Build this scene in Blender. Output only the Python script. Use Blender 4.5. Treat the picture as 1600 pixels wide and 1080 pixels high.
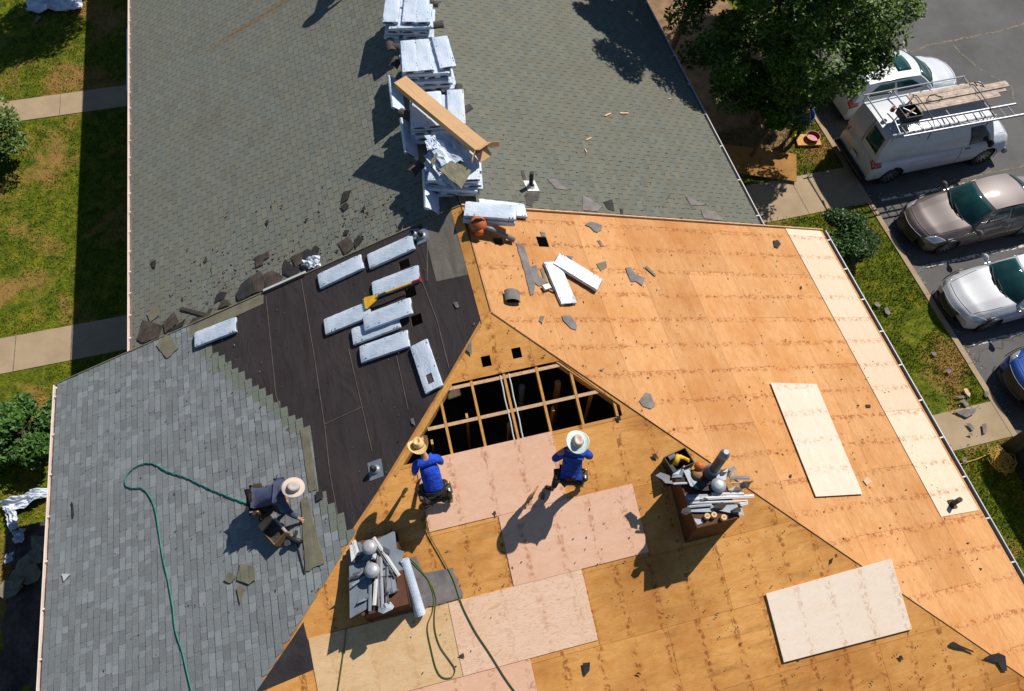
import bpy, bmesh, math, random
from mathutils import Vector, Matrix, geometry, noise
rad=math.radians
for o in list(bpy.data.objects): bpy.data.objects.remove(o)
SC=bpy.context.scene; COL=SC.collection
# ---------------------------------------------------------------- camera
CAMP=Vector((-1.554,-7.078,11.504)); YAW,PIT,ROLL,FPX=-0.27466,1.05385,0.03329,1169.24
_f=Vector((-math.sin(YAW)*math.cos(PIT),math.cos(YAW)*math.cos(PIT),-math.sin(PIT)))
_r=Vector((math.cos(YAW),math.sin(YAW),0)); _u=_r.cross(_f)
CR=math.cos(ROLL)*_r+math.sin(ROLL)*_u; CU=-math.sin(ROLL)*_r+math.cos(ROLL)*_u
cam=bpy.data.cameras.new('camera'); camo=bpy.data.objects.new('camera',cam); COL.objects.link(camo)
M=Matrix((( CR.x,CU.x,-_f.x,CAMP.x),(CR.y,CU.y,-_f.y,CAMP.y),(CR.z,CU.z,-_f.z,CAMP.z),(0,0,0,1)))
camo.matrix_world=M; cam.sensor_fit='HORIZONTAL'; cam.sensor_width=36; cam.lens=36*FPX/1600
cam.clip_start=.1; cam.clip_end=2000; SC.camera=camo
SC.render.resolution_x=1024; SC.render.resolution_y=691
# ---------------------------------------------------------------- world and sun
SAZ,SEL=57.5,46.8          # azimuth from +Y towards +X, elevation
W=bpy.data.worlds.new('World'); SC.world=W; W.use_nodes=True
nt=W.node_tree; nt.nodes.clear()
sky=nt.nodes.new('ShaderNodeTexSky'); sky.sky_type='NISHITA'; sky.sun_disc=False
sky.sun_elevation=rad(SEL); sky.sun_rotation=rad(SAZ); sky.air_density=1.1; sky.dust_density=.1; sky.ozone_density=5.0
bg=nt.nodes.new('ShaderNodeBackground'); bg.inputs[1].default_value=.058
wo=nt.nodes.new('ShaderNodeOutputWorld'); nt.links.new(sky.outputs[0],bg.inputs[0]); nt.links.new(bg.outputs[0],wo.inputs[0])
sl=bpy.data.lights.new('sun','SUN'); sl.energy=4.6; sl.angle=rad(.5); sl.color=(1,.95,.87)
so=bpy.data.objects.new('sun',sl); COL.objects.link(so); so.location=(30,20,40)
SD=Vector((math.cos(rad(SEL))*math.sin(rad(SAZ)),math.cos(rad(SEL))*math.cos(rad(SAZ)),math.sin(rad(SEL))))
so.rotation_euler=SD.to_track_quat('Z','Y').to_euler()
SC.view_settings.view_transform='Standard'; SC.view_settings.look='None'; SC.view_settings.exposure=.30; SC.view_settings.gamma=1
# ---------------------------------------------------------------- roof planes of the two attached buildings
T=.375; TH=math.atan(T); CT,ST=math.cos(TH),math.sin(TH)
WH=9.23; BH=7.42; YR=2.52; ZG=-6.9; ZA=-7.02; DB=.12; YB=24.0; YF=-9.23
PL={'R':(Vector((T,0,1)),0.),'L':(Vector((-T,0,1)),0.),'F':(Vector((0,-T,1)),0.),
    'BR':(Vector((T,0,1)),-DB),'BL':(Vector((-T,0,1)),-DB),'G':(Vector((0,0,1)),ZG),'A':(Vector((0,0,1)),ZA),'H':(Vector((0,0,1)),0.)}
def U(pl,x,y,h=0.):
    """point of the plane pl seen at (x,y) of the photograph, h metres above the plane"""
    n,d=PL[pl]; v=_f+CR*((x-800)/FPX)-CU*((y-540)/FPX)
    return CAMP+v*((d+h-n.dot(CAMP))/n.dot(v))
def NRM(pl): return PL[pl][0].normalized()
def frame(pl,a,b,h=0.):
    """matrix with origin midway between photo points a,b on plane, x along a-b, z the plane normal"""
    A=U(pl,*a,h); B=U(pl,*b,h); x=(B-A).normalized(); z=NRM(pl); y=z.cross(x).normalized(); x=y.cross(z)
    o=(A+B)/2; m=Matrix((x,y,z)).transposed().to_4x4(); m.translation=o; return m,(B-A).length
def onpl(pl,x,y,ang=0.,h=0.):
    n=NRM(pl); p=Vector((x,y,0)); nn,d=PL[pl]; p.z=d-nn.x*x-nn.y*y
    p+=n*h; ax=Vector((math.cos(ang),math.sin(ang),0)); ax=(ax-n*ax.dot(n)).normalized(); ay=n.cross(ax)
    m=Matrix((ax,ay,n)).transposed().to_4x4(); m.translation=p; return m
# ---------------------------------------------------------------- materials
class NG:
    def __init__(s,name):
        s.m=bpy.data.materials.new(name); s.m.use_nodes=True; s.t=s.m.node_tree; s.b=s.t.nodes['Principled BSDF']
    def n(s,ty,**k):
        nd=s.t.nodes.new(ty)
        for a,v in k.items(): setattr(nd,a,v)
        return nd
    def l(s,a,b): s.t.links.new(a,b)
    def val(s,sock,v):
        if hasattr(v,'is_output') or isinstance(v,bpy.types.NodeSocket): s.l(v,sock)
        else: sock.default_value=v
    def math(s,op,a,b=0.,c=0.,clamp=False):
        nd=s.n('ShaderNodeMath',operation=op,use_clamp=clamp)
        s.val(nd.inputs[0],a); s.val(nd.inputs[1],b); s.val(nd.inputs[2],c); return nd.outputs[0]
    def mix(s,f,a,b,mode='MIX'):
        nd=s.n('ShaderNodeMix',data_type='RGBA',blend_type=mode)
        s.val(nd.inputs[0],f); 
        for i,v in ((6,a),(7,b)):
            if isinstance(v,(tuple,list)): nd.inputs[i].default_value=(*v[:3],1)
            else: s.l(v,nd.inputs[i])
        return nd.outputs[2]
    def coord(s,kind):
        if kind=='World': return s.n('ShaderNodeNewGeometry').outputs['Position']
        return s.n('ShaderNodeTexCoord').outputs[kind]
    def map(s,v,sc=(1,1,1),loc=(0,0,0),rot=(0,0,0)):
        nd=s.n('ShaderNodeMapping'); s.l(v,nd.inputs[0]); nd.inputs['Scale'].default_value=sc; nd.inputs['Location'].default_value=loc; nd.inputs['Rotation'].default_value=rot; return nd.outputs[0]
    def noise(s,v,sc=5,det=4,rough=.55,dist=0,out=0):
        nd=s.n('ShaderNodeTexNoise'); s.l(v,nd.inputs['Vector']); nd.inputs['Scale'].default_value=sc; nd.inputs['Detail'].default_value=det
        nd.inputs['Roughness'].default_value=rough; nd.inputs['Distortion'].default_value=dist; return nd.outputs[out]
    def vor(s,v,sc=5,feat='F1',out=0,rnd=1):
        nd=s.n('ShaderNodeTexVoronoi',feature=feat); s.l(v,nd.inputs['Vector']); nd.inputs['Scale'].default_value=sc; nd.inputs['Randomness'].default_value=rnd; return nd.outputs[out]
    def ramp(s,f,stops):
        nd=s.n('ShaderNodeValToRGB'); s.l(f,nd.inputs[0]); cr=nd.color_ramp
        while len(cr.elements)<len(stops): cr.elements.new(.5)
        for e,(p,c) in zip(cr.elements,stops):
            e.position=p; e.color=(*((c,c,c) if isinstance(c,(int,float)) else c),1)
        return nd.outputs[0]
    def step(s,f,a,b): 
        nd=s.n('ShaderNodeMapRange'); s.val(nd.inputs[0],f); nd.inputs[1].default_value=a; nd.inputs[2].default_value=b; return nd.outputs[0]
    def bump(s,h,st=.3,dist=.01):
        nd=s.n('ShaderNodeBump'); s.l(h,nd.inputs['Height']); nd.inputs['Strength'].default_value=st; nd.inputs['Distance'].default_value=dist; s.l(nd.outputs[0],s.b.inputs['Normal'])
    def fin(s,col=None,rough=.8,metal=0.,spec=.5,**k):
        if col is not None:
            if isinstance(col,(tuple,list)): s.b.inputs['Base Color'].default_value=(*col[:3],1)
            else: s.l(col,s.b.inputs['Base Color'])
        s.val(s.b.inputs['Roughness'],rough); s.b.inputs['Metallic'].default_value=metal; s.b.inputs['Specular IOR Level'].default_value=spec
        for a,v in k.items(): s.b.inputs[a.replace('_',' ')].default_value=v
        return s.m
def simple(name,c,rough=.7,metal=0.,spec=.4,var=.25,sc=6,bump=0.,bsc=30,bd=.01,**k):
    g=NG(name); v=g.coord('Object'); n=g.noise(v,sc,5,.6)
    lo=tuple(x*(1-var) for x in c); hi=tuple(min(1,x*(1+var)) for x in c)
    col=g.ramp(n,[(.3,lo),(.7,hi)])
    if bump: g.bump(g.noise(v,bsc,4,.6),bump,bd)
    return g.fin(col,rough,metal,spec,**k)
def plywood(name,c1,c2,dark,grain=.35,stain=.5,sheets=True,off=(0,0),knots=.5,coord='UV',blot=.5,figure=0.,streak=0.):
    g=NG(name); uv=g.coord(coord); v=g.map(uv,loc=(off[0],off[1],0))
    # long grain along u
    fig=g.noise(g.map(v,sc=(.9,4.5,1)),2.2,2,.5,.6)
    ring=g.math('PINGPONG',g.math('MULTIPLY',fig,9.),.5)
    fine=g.noise(g.map(v,sc=(3,40,1)),3,5,.7)
    big=g.noise(v,.62,4,.6); med=g.noise(g.map(v,sc=(1,2.5,1)),3.2,4,.65,.8)
    col=g.mix(g.step(med,.3,.7),c1,c2)
    col=g.mix(g.math('MULTIPLY',g.step(fine,.35,.75),grain),col,tuple(x*.62 for x in c1))
    if figure: col=g.mix(g.math('MULTIPLY',g.step(ring,.36,.5),figure),col,tuple(a*b for a,b in zip(c1,(.72,.5,.36))))
    col=g.mix(g.math('MULTIPLY',g.step(big,.45,.7),blot),col,dark)
    if streak: col=g.mix(g.math('MULTIPLY',g.math('MULTIPLY',g.step(g.noise(g.map(v,sc=(.45,3.2,1)),1.7,5,.65,.6),.52,.72),g.step(g.noise(v,.33,2,.5),.42,.6)),streak),col,tuple(x*.45 for x in dark))
    # rows of fastener stains over the rafters, 0.6 m apart
    sp=g.n('ShaderNodeSeparateXYZ'); wob=g.noise(v,1.2,2,.5)
    g.l(v,sp.inputs[0])
    uu=g.math('ADD',sp.outputs[0],g.math('MULTIPLY',wob,.09))
    d=g.math('PINGPONG',uu,.305); row=g.math('SUBTRACT',1,g.step(d,.03,.085))
    dot=g.math('MAXIMUM',g.step(g.noise(g.map(v,sc=(1.4,1.,1)),9,2,.5,1.2),.5,.64),g.math('SUBTRACT',1,g.step(g.vor(g.map(v,sc=(1.0,1,1)),7.5,rnd=.7),.22,.36)))
    st=g.math('MULTIPLY',g.math('MULTIPLY',row,dot),stain)
    col=g.mix(st,col,tuple(x*y for x,y in zip(dark,(.62,.42,.3))))
    kd=g.vor(g.map(v,sc=(1,1.6,1)),3.1); kk=g.math('MULTIPLY',g.math('SUBTRACT',1,g.step(kd,.03,.10)),knots)
    col=g.mix(kk,col,tuple(x*y for x,y in zip(dark,(.5,.36,.28))))
    kd=g.vor(g.map(v,sc=(1,1.2,1)),7.5); kk=g.math('MULTIPLY',g.math('SUBTRACT',1,g.step(kd,.05,.12)),knots*.8)
    col=g.mix(kk,col,tuple(x*y for x,y in zip(dark,(.6,.45,.35))))
    if sheets:
        br=g.n('ShaderNodeTexBrick'); g.l(v,br.inputs['Vector']); br.inputs['Scale'].default_value=1
        br.inputs['Brick Width'].default_value=2.44; br.inputs['Row Height'].default_value=1.22; br.inputs['Mortar Size'].default_value=.0045; br.inputs['Mortar Smooth'].default_value=.3
        br.inputs['Color1'].default_value=(.86,.83,.78,1); br.inputs['Color2'].default_value=(1.06,1.06,1.08,1); br.inputs['Mortar'].default_value=(.52,.43,.36,1); br.inputs['Bias'].default_value=.2
        col=g.mix(1.,col,br.outputs['Color'],'MULTIPLY')
    col=g.mix(g.math('MULTIPLY',g.step(g.noise(g.map(v,sc=(1.2,7,1)),7,4,.7,.5),.5,.8),.4),col,tuple(x*y for x,y in zip(dark,(.9,.8,.7))))
    g.bump(fine,.25,.004)
    return g.fin(col,.75,0,.25)
def attr_mat(name,tint,rough=.95,speck=.35,bs=.5):
    g=NG(name); a=g.n('ShaderNodeAttribute'); a.attribute_name='tone'; v=g.coord('World')
    n=g.noise(v,90,2,.7); m=g.noise(v,1.1,4,.6)
    col=g.mix(1.,a.outputs['Color'],tint,'MULTIPLY')
    col=g.mix(g.math('MULTIPLY',g.step(n,.45,.7),speck),col,(.02,.02,.02))
    col=g.mix(g.math('MULTIPLY',g.step(n,.55,.3),speck*.5),col,(.5,.5,.48))
    return g,col,v
def M_():
    R={}
    R['deckR']=plywood('plywood_right',(.53,.245,.082),(.64,.35,.15),(.44,.17,.036),blot=.9,off=(.15,-.05),grain=.5,stain=.75,knots=.55,streak=.35)  # colour lowered to even out the stronger sun on this slope
    R['deckF']=plywood('plywood_front',(.63,.275,.06),(.77,.41,.13),(.37,.135,.024),stain=.75,off=(.64,.02),blot=.8,grain=.5,knots=.7,streak=.75)  # colour raised to make up for the weaker sun on this slope
    R['deckL']=plywood('plywood_left',(.50,.24,.07),(.6,.3,.1),(.3,.13,.03))
    R['ply_pink']=plywood('plywood_pink',(.74,.43,.28),(.80,.52,.37),(.64,.33,.18),grain=.3,stain=.6,sheets=False,knots=.22,blot=.35)
    R['ply_fig']=plywood('plywood_figured',(.75,.50,.34),(.81,.58,.43),(.66,.38,.2),grain=.15,stain=.3,sheets=False,knots=.4,blot=.35,figure=.6)
    R['ply_yel']=plywood('plywood_yellow',(.66,.43,.22),(.74,.52,.30),(.56,.32,.12),grain=.25,stain=.3,sheets=False,knots=.3,blot=.45,figure=.35)
    R['ply_pale']=plywood('plywood_pale',(.66,.53,.41),(.72,.60,.49),(.62,.45,.33),grain=.2,stain=.5,sheets=False,knots=.45,blot=.25)
    R['ply_pale_brightened']=plywood('plywood_pale_brightened',(.84,.68,.52),(.87,.75,.62),(.80,.60,.44),grain=.2,stain=.45,sheets=False,knots=.45,blot=.25)  # pale sheet again, colour brightened to offset the front slope's weaker sun
    R['ply_strip']=plywood('plywood_strip',(.66,.50,.36),(.72,.57,.43),(.72,.5,.32),grain=.25,stain=.8,sheets=True,off=(.15,-.05),knots=.35,blot=.2)
    R['ply_old']=plywood('plywood_old',(.36,.17,.03),(.44,.22,.05),(.2,.08,.01),sheets=False,blot=.8,coord='Object')
    R['lumber']=simple('lumber',(.54,.27,.07),.75,var=.2,sc=12)
    R['lumber_pale']=simple('lumber_pale',(.58,.36,.20),.75,var=.2,sc=14)
    g,c,v=attr_mat('shingles_new',(1,1,1)); g.bump(g.noise(v,60,2,.6),.35,.006); R['sh_new']=g.fin(c,.95,0,.2)
    g,c,v=attr_mat('shingles_old',(1,1,1),speck=.3)
    q0,q1=U('BL',322,80),U('BL',418,20); dd=(q1-q0); dd.z=0; LL=dd.length; dd.normalize()
    sx=g.n('ShaderNodeVectorMath',operation='SUBTRACT'); g.l(v,sx.inputs[0]); sx.inputs[1].default_value=(q0.x,q0.y,0)
    dt=g.n('ShaderNodeVectorMath',operation='DOT_PRODUCT'); g.l(sx.outputs[0],dt.inputs[0]); dt.inputs[1].default_value=(dd.x,dd.y,0)
    dp=g.n('ShaderNodeVectorMath',operation='DOT_PRODUCT'); g.l(sx.outputs[0],dp.inputs[0]); dp.inputs[1].default_value=(-dd.y,dd.x,0)
    wv=g.math('ADD',g.math('ABSOLUTE',dp.outputs['Value']),g.math('MULTIPLY',g.noise(v,3,3,.6),.12))
    rust=g.math('MULTIPLY',g.math('MULTIPLY',g.math('SUBTRACT',1,g.step(wv,.06,.22)),g.step(dt.outputs['Value'],-.1,.9)),.75)
    c=g.mix(rust,c,(.17,.10,.035))
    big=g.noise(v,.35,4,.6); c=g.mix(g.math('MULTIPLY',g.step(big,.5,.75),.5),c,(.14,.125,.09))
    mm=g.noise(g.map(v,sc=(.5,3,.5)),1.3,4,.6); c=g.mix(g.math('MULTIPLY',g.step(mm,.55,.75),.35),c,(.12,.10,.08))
    R['sh_old']=g.fin(c,.95,0,.2)
    g=NG('deck_dark'); R['dark']=g.fin((.03,.028,.022),.95)
    # felt
    g=NG('felt'); v=g.coord('World'); wr=g.noise(g.map(v,sc=(1.3,.45,1),rot=(0,0,.3)),1.6,4,.5,.8); f=g.noise(v,70,2,.6)
    st=g.noise(g.map(v,sc=(9,.5,1)),1.6,4,.6)
    col=g.ramp(g.noise(v,.9,4,.6),[(.3,(.027,.020,.020)),(.7,(.042,.032,.031))]); col=g.mix(g.math('MULTIPLY',g.step(st,.5,.8),.18),col,(.085,.058,.048)); g.bump(wr,.7,.06); R['felt']=g.fin(col,.72,0,.35)
    R['felt_lap']=simple('felt_lap',(.12,.095,.08),.7,var=.3)
    R['felt_black']=simple('felt_black',(.030,.024,.026),.7,var=.35,sc=3,bump=.5,bsc=4,bd=.03)
    g=NG('felt_grey'); v=g.coord('World'); st=g.noise(g.map(v,sc=(6,.8,1)),1.6,4,.6); col=g.ramp(st,[(.3,(.10,.09,.07)),(.7,(.17,.155,.125))]); g.bump(g.noise(v,3,4,.6,1),.6,.03); R['felt_grey']=g.fin(col,.8,0,.3)
    # wraps
    g=NG('wrap'); v=g.coord('Object'); rp=g.noise(g.map(v,sc=(1.5,4,2)),3.2,3,.5,1.8); col=g.ramp(g.noise(v,3,3,.5),[(.3,(.42,.50,.60)),(.65,(.58,.64,.73))]); g.bump(rp,.5,.02); R['wrap']=g.fin(col,.42,0,.5)
    R['print']=simple('print_dark',(.03,.03,.035),.6)
    R['olive']=simple('shingle_olive',(.17,.155,.105),.95,var=.25,sc=4,bump=.4,bsc=60)
    R['scrap_grey']=simple('scrap_grey',(.17,.15,.14),.9,var=.3,sc=5,bump=.4)
    R['scrap_brown']=simple('scrap_brown',(.062,.046,.036),.9,var=.5,sc=5,bump=.4)
    R['scrap_black']=simple('scrap_black',(.028,.025,.024),.9,var=.4,sc=5,bump=.4)
    R['shingle_dark']=simple('shingle_dark',(.065,.055,.05),.9,var=.4,sc=7,bump=.5)
    R['galv']=simple('galvanised',(.22,.24,.27),.45,.3,.5,var=.15,sc=4)
    R['tin']=simple('tin_sheet',(.19,.22,.25),.5,.2,.5,var=.2,sc=3)
    R['tin_dark']=simple('tin_dark',(.10,.10,.11),.5,.3,.5,var=.3)
    R['alu']=simple('aluminium',(.36,.37,.39),.45,.25,.5,var=.1)
    R['white']=simple('white_paint',(.54,.53,.52),.5,var=.08,sc=3)
    R['gutter']=simple('gutter_paint',(.72,.60,.52),.5,var=.1,sc=1.5)
    R['gutter_in']=simple('gutter_inside',(.10,.08,.065),.9,var=.5,sc=8)
    R['siding']=simple('siding',(.42,.40,.36),.7,var=.1)
    R['frame']=simple('window_frame',(.70,.78,.88),.5,var=.1)
    g=NG('window_glass'); R['pane']=g.fin((.02,.03,.035),.08,0,.6)
    R['card']=simple('cardboard',(.56,.34,.17),.85,var=.08,sc=2,bump=.15)
    R['card_in']=simple('cardboard_inside',(.20,.11,.05),.9,var=.15)
    R['brick']=simple('chimney_cap_brown',(.085,.030,.015),.8,var=.3,sc=3)
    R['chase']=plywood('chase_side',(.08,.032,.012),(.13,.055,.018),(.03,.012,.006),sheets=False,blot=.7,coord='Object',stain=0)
    R['yellow']=simple('yellow_plastic',(.75,.42,.02),.45,var=.15)
    R['orange']=simple('orange_plastic',(.50,.13,.03),.4,var=.15)
    R['redp']=simple('red_plastic',(.30,.02,.025),.4,var=.1)
    R['teal']=simple('teal_plastic',(.0,.26,.19),.4,var=.15)
    R['black']=simple('black_rubber',(.018,.018,.018),.6,var=.3)
    R['grey_pl']=simple('grey_plastic',(.16,.17,.18),.5,var=.2)
    R['hose']=simple('hose_green',(.012,.19,.13),.5,var=.2)
    R['hose2']=simple('hose_olive',(.10,.135,.025),.5,var=.2)
    R['leather']=simple('leather',(.035,.022,.014),.7,var=.5,sc=9)
    R['tan']=simple('leather_tan',(.26,.13,.05),.7,var=.4,sc=9)
    # ground
    g=NG('lawn'); v=g.coord('World'); a=g.noise(v,.42,5,.6,.4); b=g.noise(v,2.6,6,.72,.5); c=g.noise(v,16,3,.7)
    col=g.ramp(b,[(.3,(.03,.046,.003)),(.5,(.10,.125,.006)),(.7,(.22,.20,.016))])
    col=g.mix(g.step(g.math('ADD',a,g.math('MULTIPLY',b,.35)),.66,.80),col,(.27,.155,.045))
    col=g.mix(g.math('MULTIPLY',g.step(c,.45,.75),.5),col,(.012,.02,.004)); g.bump(c,.8,.05); R['lawn']=g.fin(col,.95,0,.15)
    g=NG('grass_blades'); v=g.coord('World'); a=g.noise(v,.42,5,.6,.4); b=g.noise(v,2.6,6,.72,.5)
    col=g.ramp(b,[(.28,(.045,.08,.004)),(.5,(.14,.185,.008)),(.72,(.34,.31,.025))]); col=g.mix(g.step(a,.51,.64),col,(.36,.23,.06)); R['blades']=g.fin(col,.8,0,.2)
    g=NG('asphalt'); v=g.coord('World'); n=g.noise(v,120,3,.7); b=g.noise(v,.6,5,.6)
    col=g.ramp(b,[(.3,(.075,.072,.070)),(.7,(.12,.117,.113))]); col=g.mix(g.math('MULTIPLY',g.step(n,.5,.75),.4),col,(.2,.19,.18))
    vd=g.noise(v,1.4,3,.6,0,1); dv=g.n('ShaderNodeVectorMath',operation='MULTIPLY_ADD'); g.l(vd,dv.inputs[0]); dv.inputs[1].default_value=(1.3,1.3,0); g.l(v,dv.inputs[2])
    cr=g.vor(dv.outputs[0],.10,'DISTANCE_TO_EDGE'); col=g.mix(g.math('MULTIPLY',g.math('SUBTRACT',1,g.step(cr,.0008,.003)),.7),col,(.04,.035,.03))
    g.bump(n,.4,.01); R['asphalt']=g.fin(col,.9,0,.3)
    g=NG('concrete'); v=g.coord('World'); n=g.noise(v,70,3,.7); b=g.noise(v,1.3,5,.65)
    col=g.ramp(b,[(.3,(.30,.22,.135)),(.7,(.39,.29,.185))]); col=g.mix(g.math('MULTIPLY',g.step(n,.5,.75),.3),col,(.25,.19,.13)); g.bump(n,.3,.006); R['concrete']=g.fin(col,.9,0,.25)
    g=NG('stall_paint'); v=g.coord('World'); n=g.noise(v,9,6,.75); col=g.mix(g.step(n,.46,.54),(.12,.11,.10),(.62,.6,.54)); R['linepaint']=g.fin(col,.85)
    R['crack']=simple('tar_crack',(.16,.13,.10),.9,var=.6,sc=10)
    # vegetation
    def leaf(nm,lo,hi,tr=.0):
        g=NG(nm); v=g.coord('World'); n=g.noise(v,1.1,4,.7); n2=g.noise(v,12,2,.6); col=g.ramp(g.math('ADD',g.math('MULTIPLY',n,.6),g.math('MULTIPLY',n2,.4)),[(.35,lo),(.65,hi)]); return g.fin(col,.55,0,.35)
    R['leaf']=leaf('leaf_tree',(.020,.055,.004),(.13,.215,.012)); R['leaf_small']=leaf('leaf_young',(.05,.10,.015),(.13,.19,.03))
    R['leaf_shrub']=leaf('leaf_shrub',(.02,.07,.008),(.08,.17,.02)); R['leaf_ever']=leaf('leaf_evergreen',(.012,.045,.004),(.045,.105,.010))
    R['bark']=simple('bark',(.10,.07,.045),.95,var=.4,sc=8,bump=.8)
    # vehicles
    def paint(nm,c,metal=0.,rough=.35,coat=.6):
        rough=max(rough,.5); metal*=.4
        g=NG(nm); v=g.coord('Object'); n=g.noise(v,2.5,5,.6); col=g.ramp(n,[(.3,tuple(x*.88 for x in c)),(.7,c)]); return g.fin(col,rough,metal,.5,Coat_Weight=coat,Coat_Roughness=.06)
    R['p_white']=paint('paint_white',(.52,.55,.59),0,.35,.6); R['p_silver']=paint('paint_silver',(.50,.51,.53),.15,.4,.6)
    R['p_brown']=paint('paint_brown',(.13,.095,.085),.35,.34,.9); R['p_blue']=paint('paint_blue',(.008,.07,.36),.3,.3,.9); R['p_black']=paint('paint_black',(.012,.012,.014),0,.3,.5)
    g=NG('car_glass'); v=g.coord('Object'); col=g.ramp(g.noise(v,1.5,2,.5),[(.35,(.008,.03,.035)),(.7,(.02,.085,.08))]); R['glass']=g.fin(col,.06,0,.35,Coat_Weight=.1,Coat_Roughness=.04)
    R['chrome']=NG('chrome').fin((.30,.30,.31),.3,.8,.5); R['lamp']=NG('lamp_glass').fin((.55,.58,.6),.1,.4,.8,Coat_Weight=1.); R['lampred']=NG('lamp_red').fin((.35,.01,.01),.15,0,.6,Coat_Weight=1.)
    R['amber']=NG('lamp_amber').fin((.7,.2,.02),.2,0,.6)
    R['tyre']=simple('tyre',(.02,.02,.02),.85,var=.3); R['rim']=NG('rim').fin((.45,.46,.48),.3,.8,.5); R['trim']=NG('black_trim').fin((.012,.012,.013),.45)
    R['dash']=NG('dashboard').fin((.22,.30,.27),.6)
    # people
    R['skin']=simple('skin',(.42,.22,.14),.6,var=.1,sc=10)
    R['cl_blue']=simple('cloth_blue',(.008,.06,.48),.85,var=.3,sc=7,bump=1.,bsc=11,bd=.05); R['cl_blue2']=simple('cloth_blue_dark',(.012,.055,.34),.85,var=.35,sc=7,bump=1.,bsc=11,bd=.05)
    R['cl_slate']=simple('cloth_slate',(.055,.065,.12),.9,var=.2,sc=5,bump=.6,bsc=7,bd=.03); R['cl_dark']=simple('cloth_dark',(.02,.018,.017),.9,var=.4,sc=8,bump=.5)
    R['straw']=simple('straw_gold',(.68,.45,.19),.85,var=.15,sc=30,bump=.4,bsc=80); R['straw_w']=simple('straw_pale',(.52,.60,.56),.85,var=.12,sc=30,bump=.4,bsc=80); R['hat_beige']=simple('hat_beige',(.55,.44,.37),.9,var=.08); R['hat_grey']=simple('hat_crown_grey',(.42,.38,.34),.9,var=.08)
    R['hair']=simple('hair_dark',(.02,.015,.012),.8)
    R['tarp']=simple('tarp',(.55,.60,.68),.5,var=.25,sc=3,bump=.6,bsc=5,bd=.05)
    R['yrope']=simple('yellow_rope',(.5,.32,.05),.6,var=.25,sc=20)
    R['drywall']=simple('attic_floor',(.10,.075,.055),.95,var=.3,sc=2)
    return R
R=M_()
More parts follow.
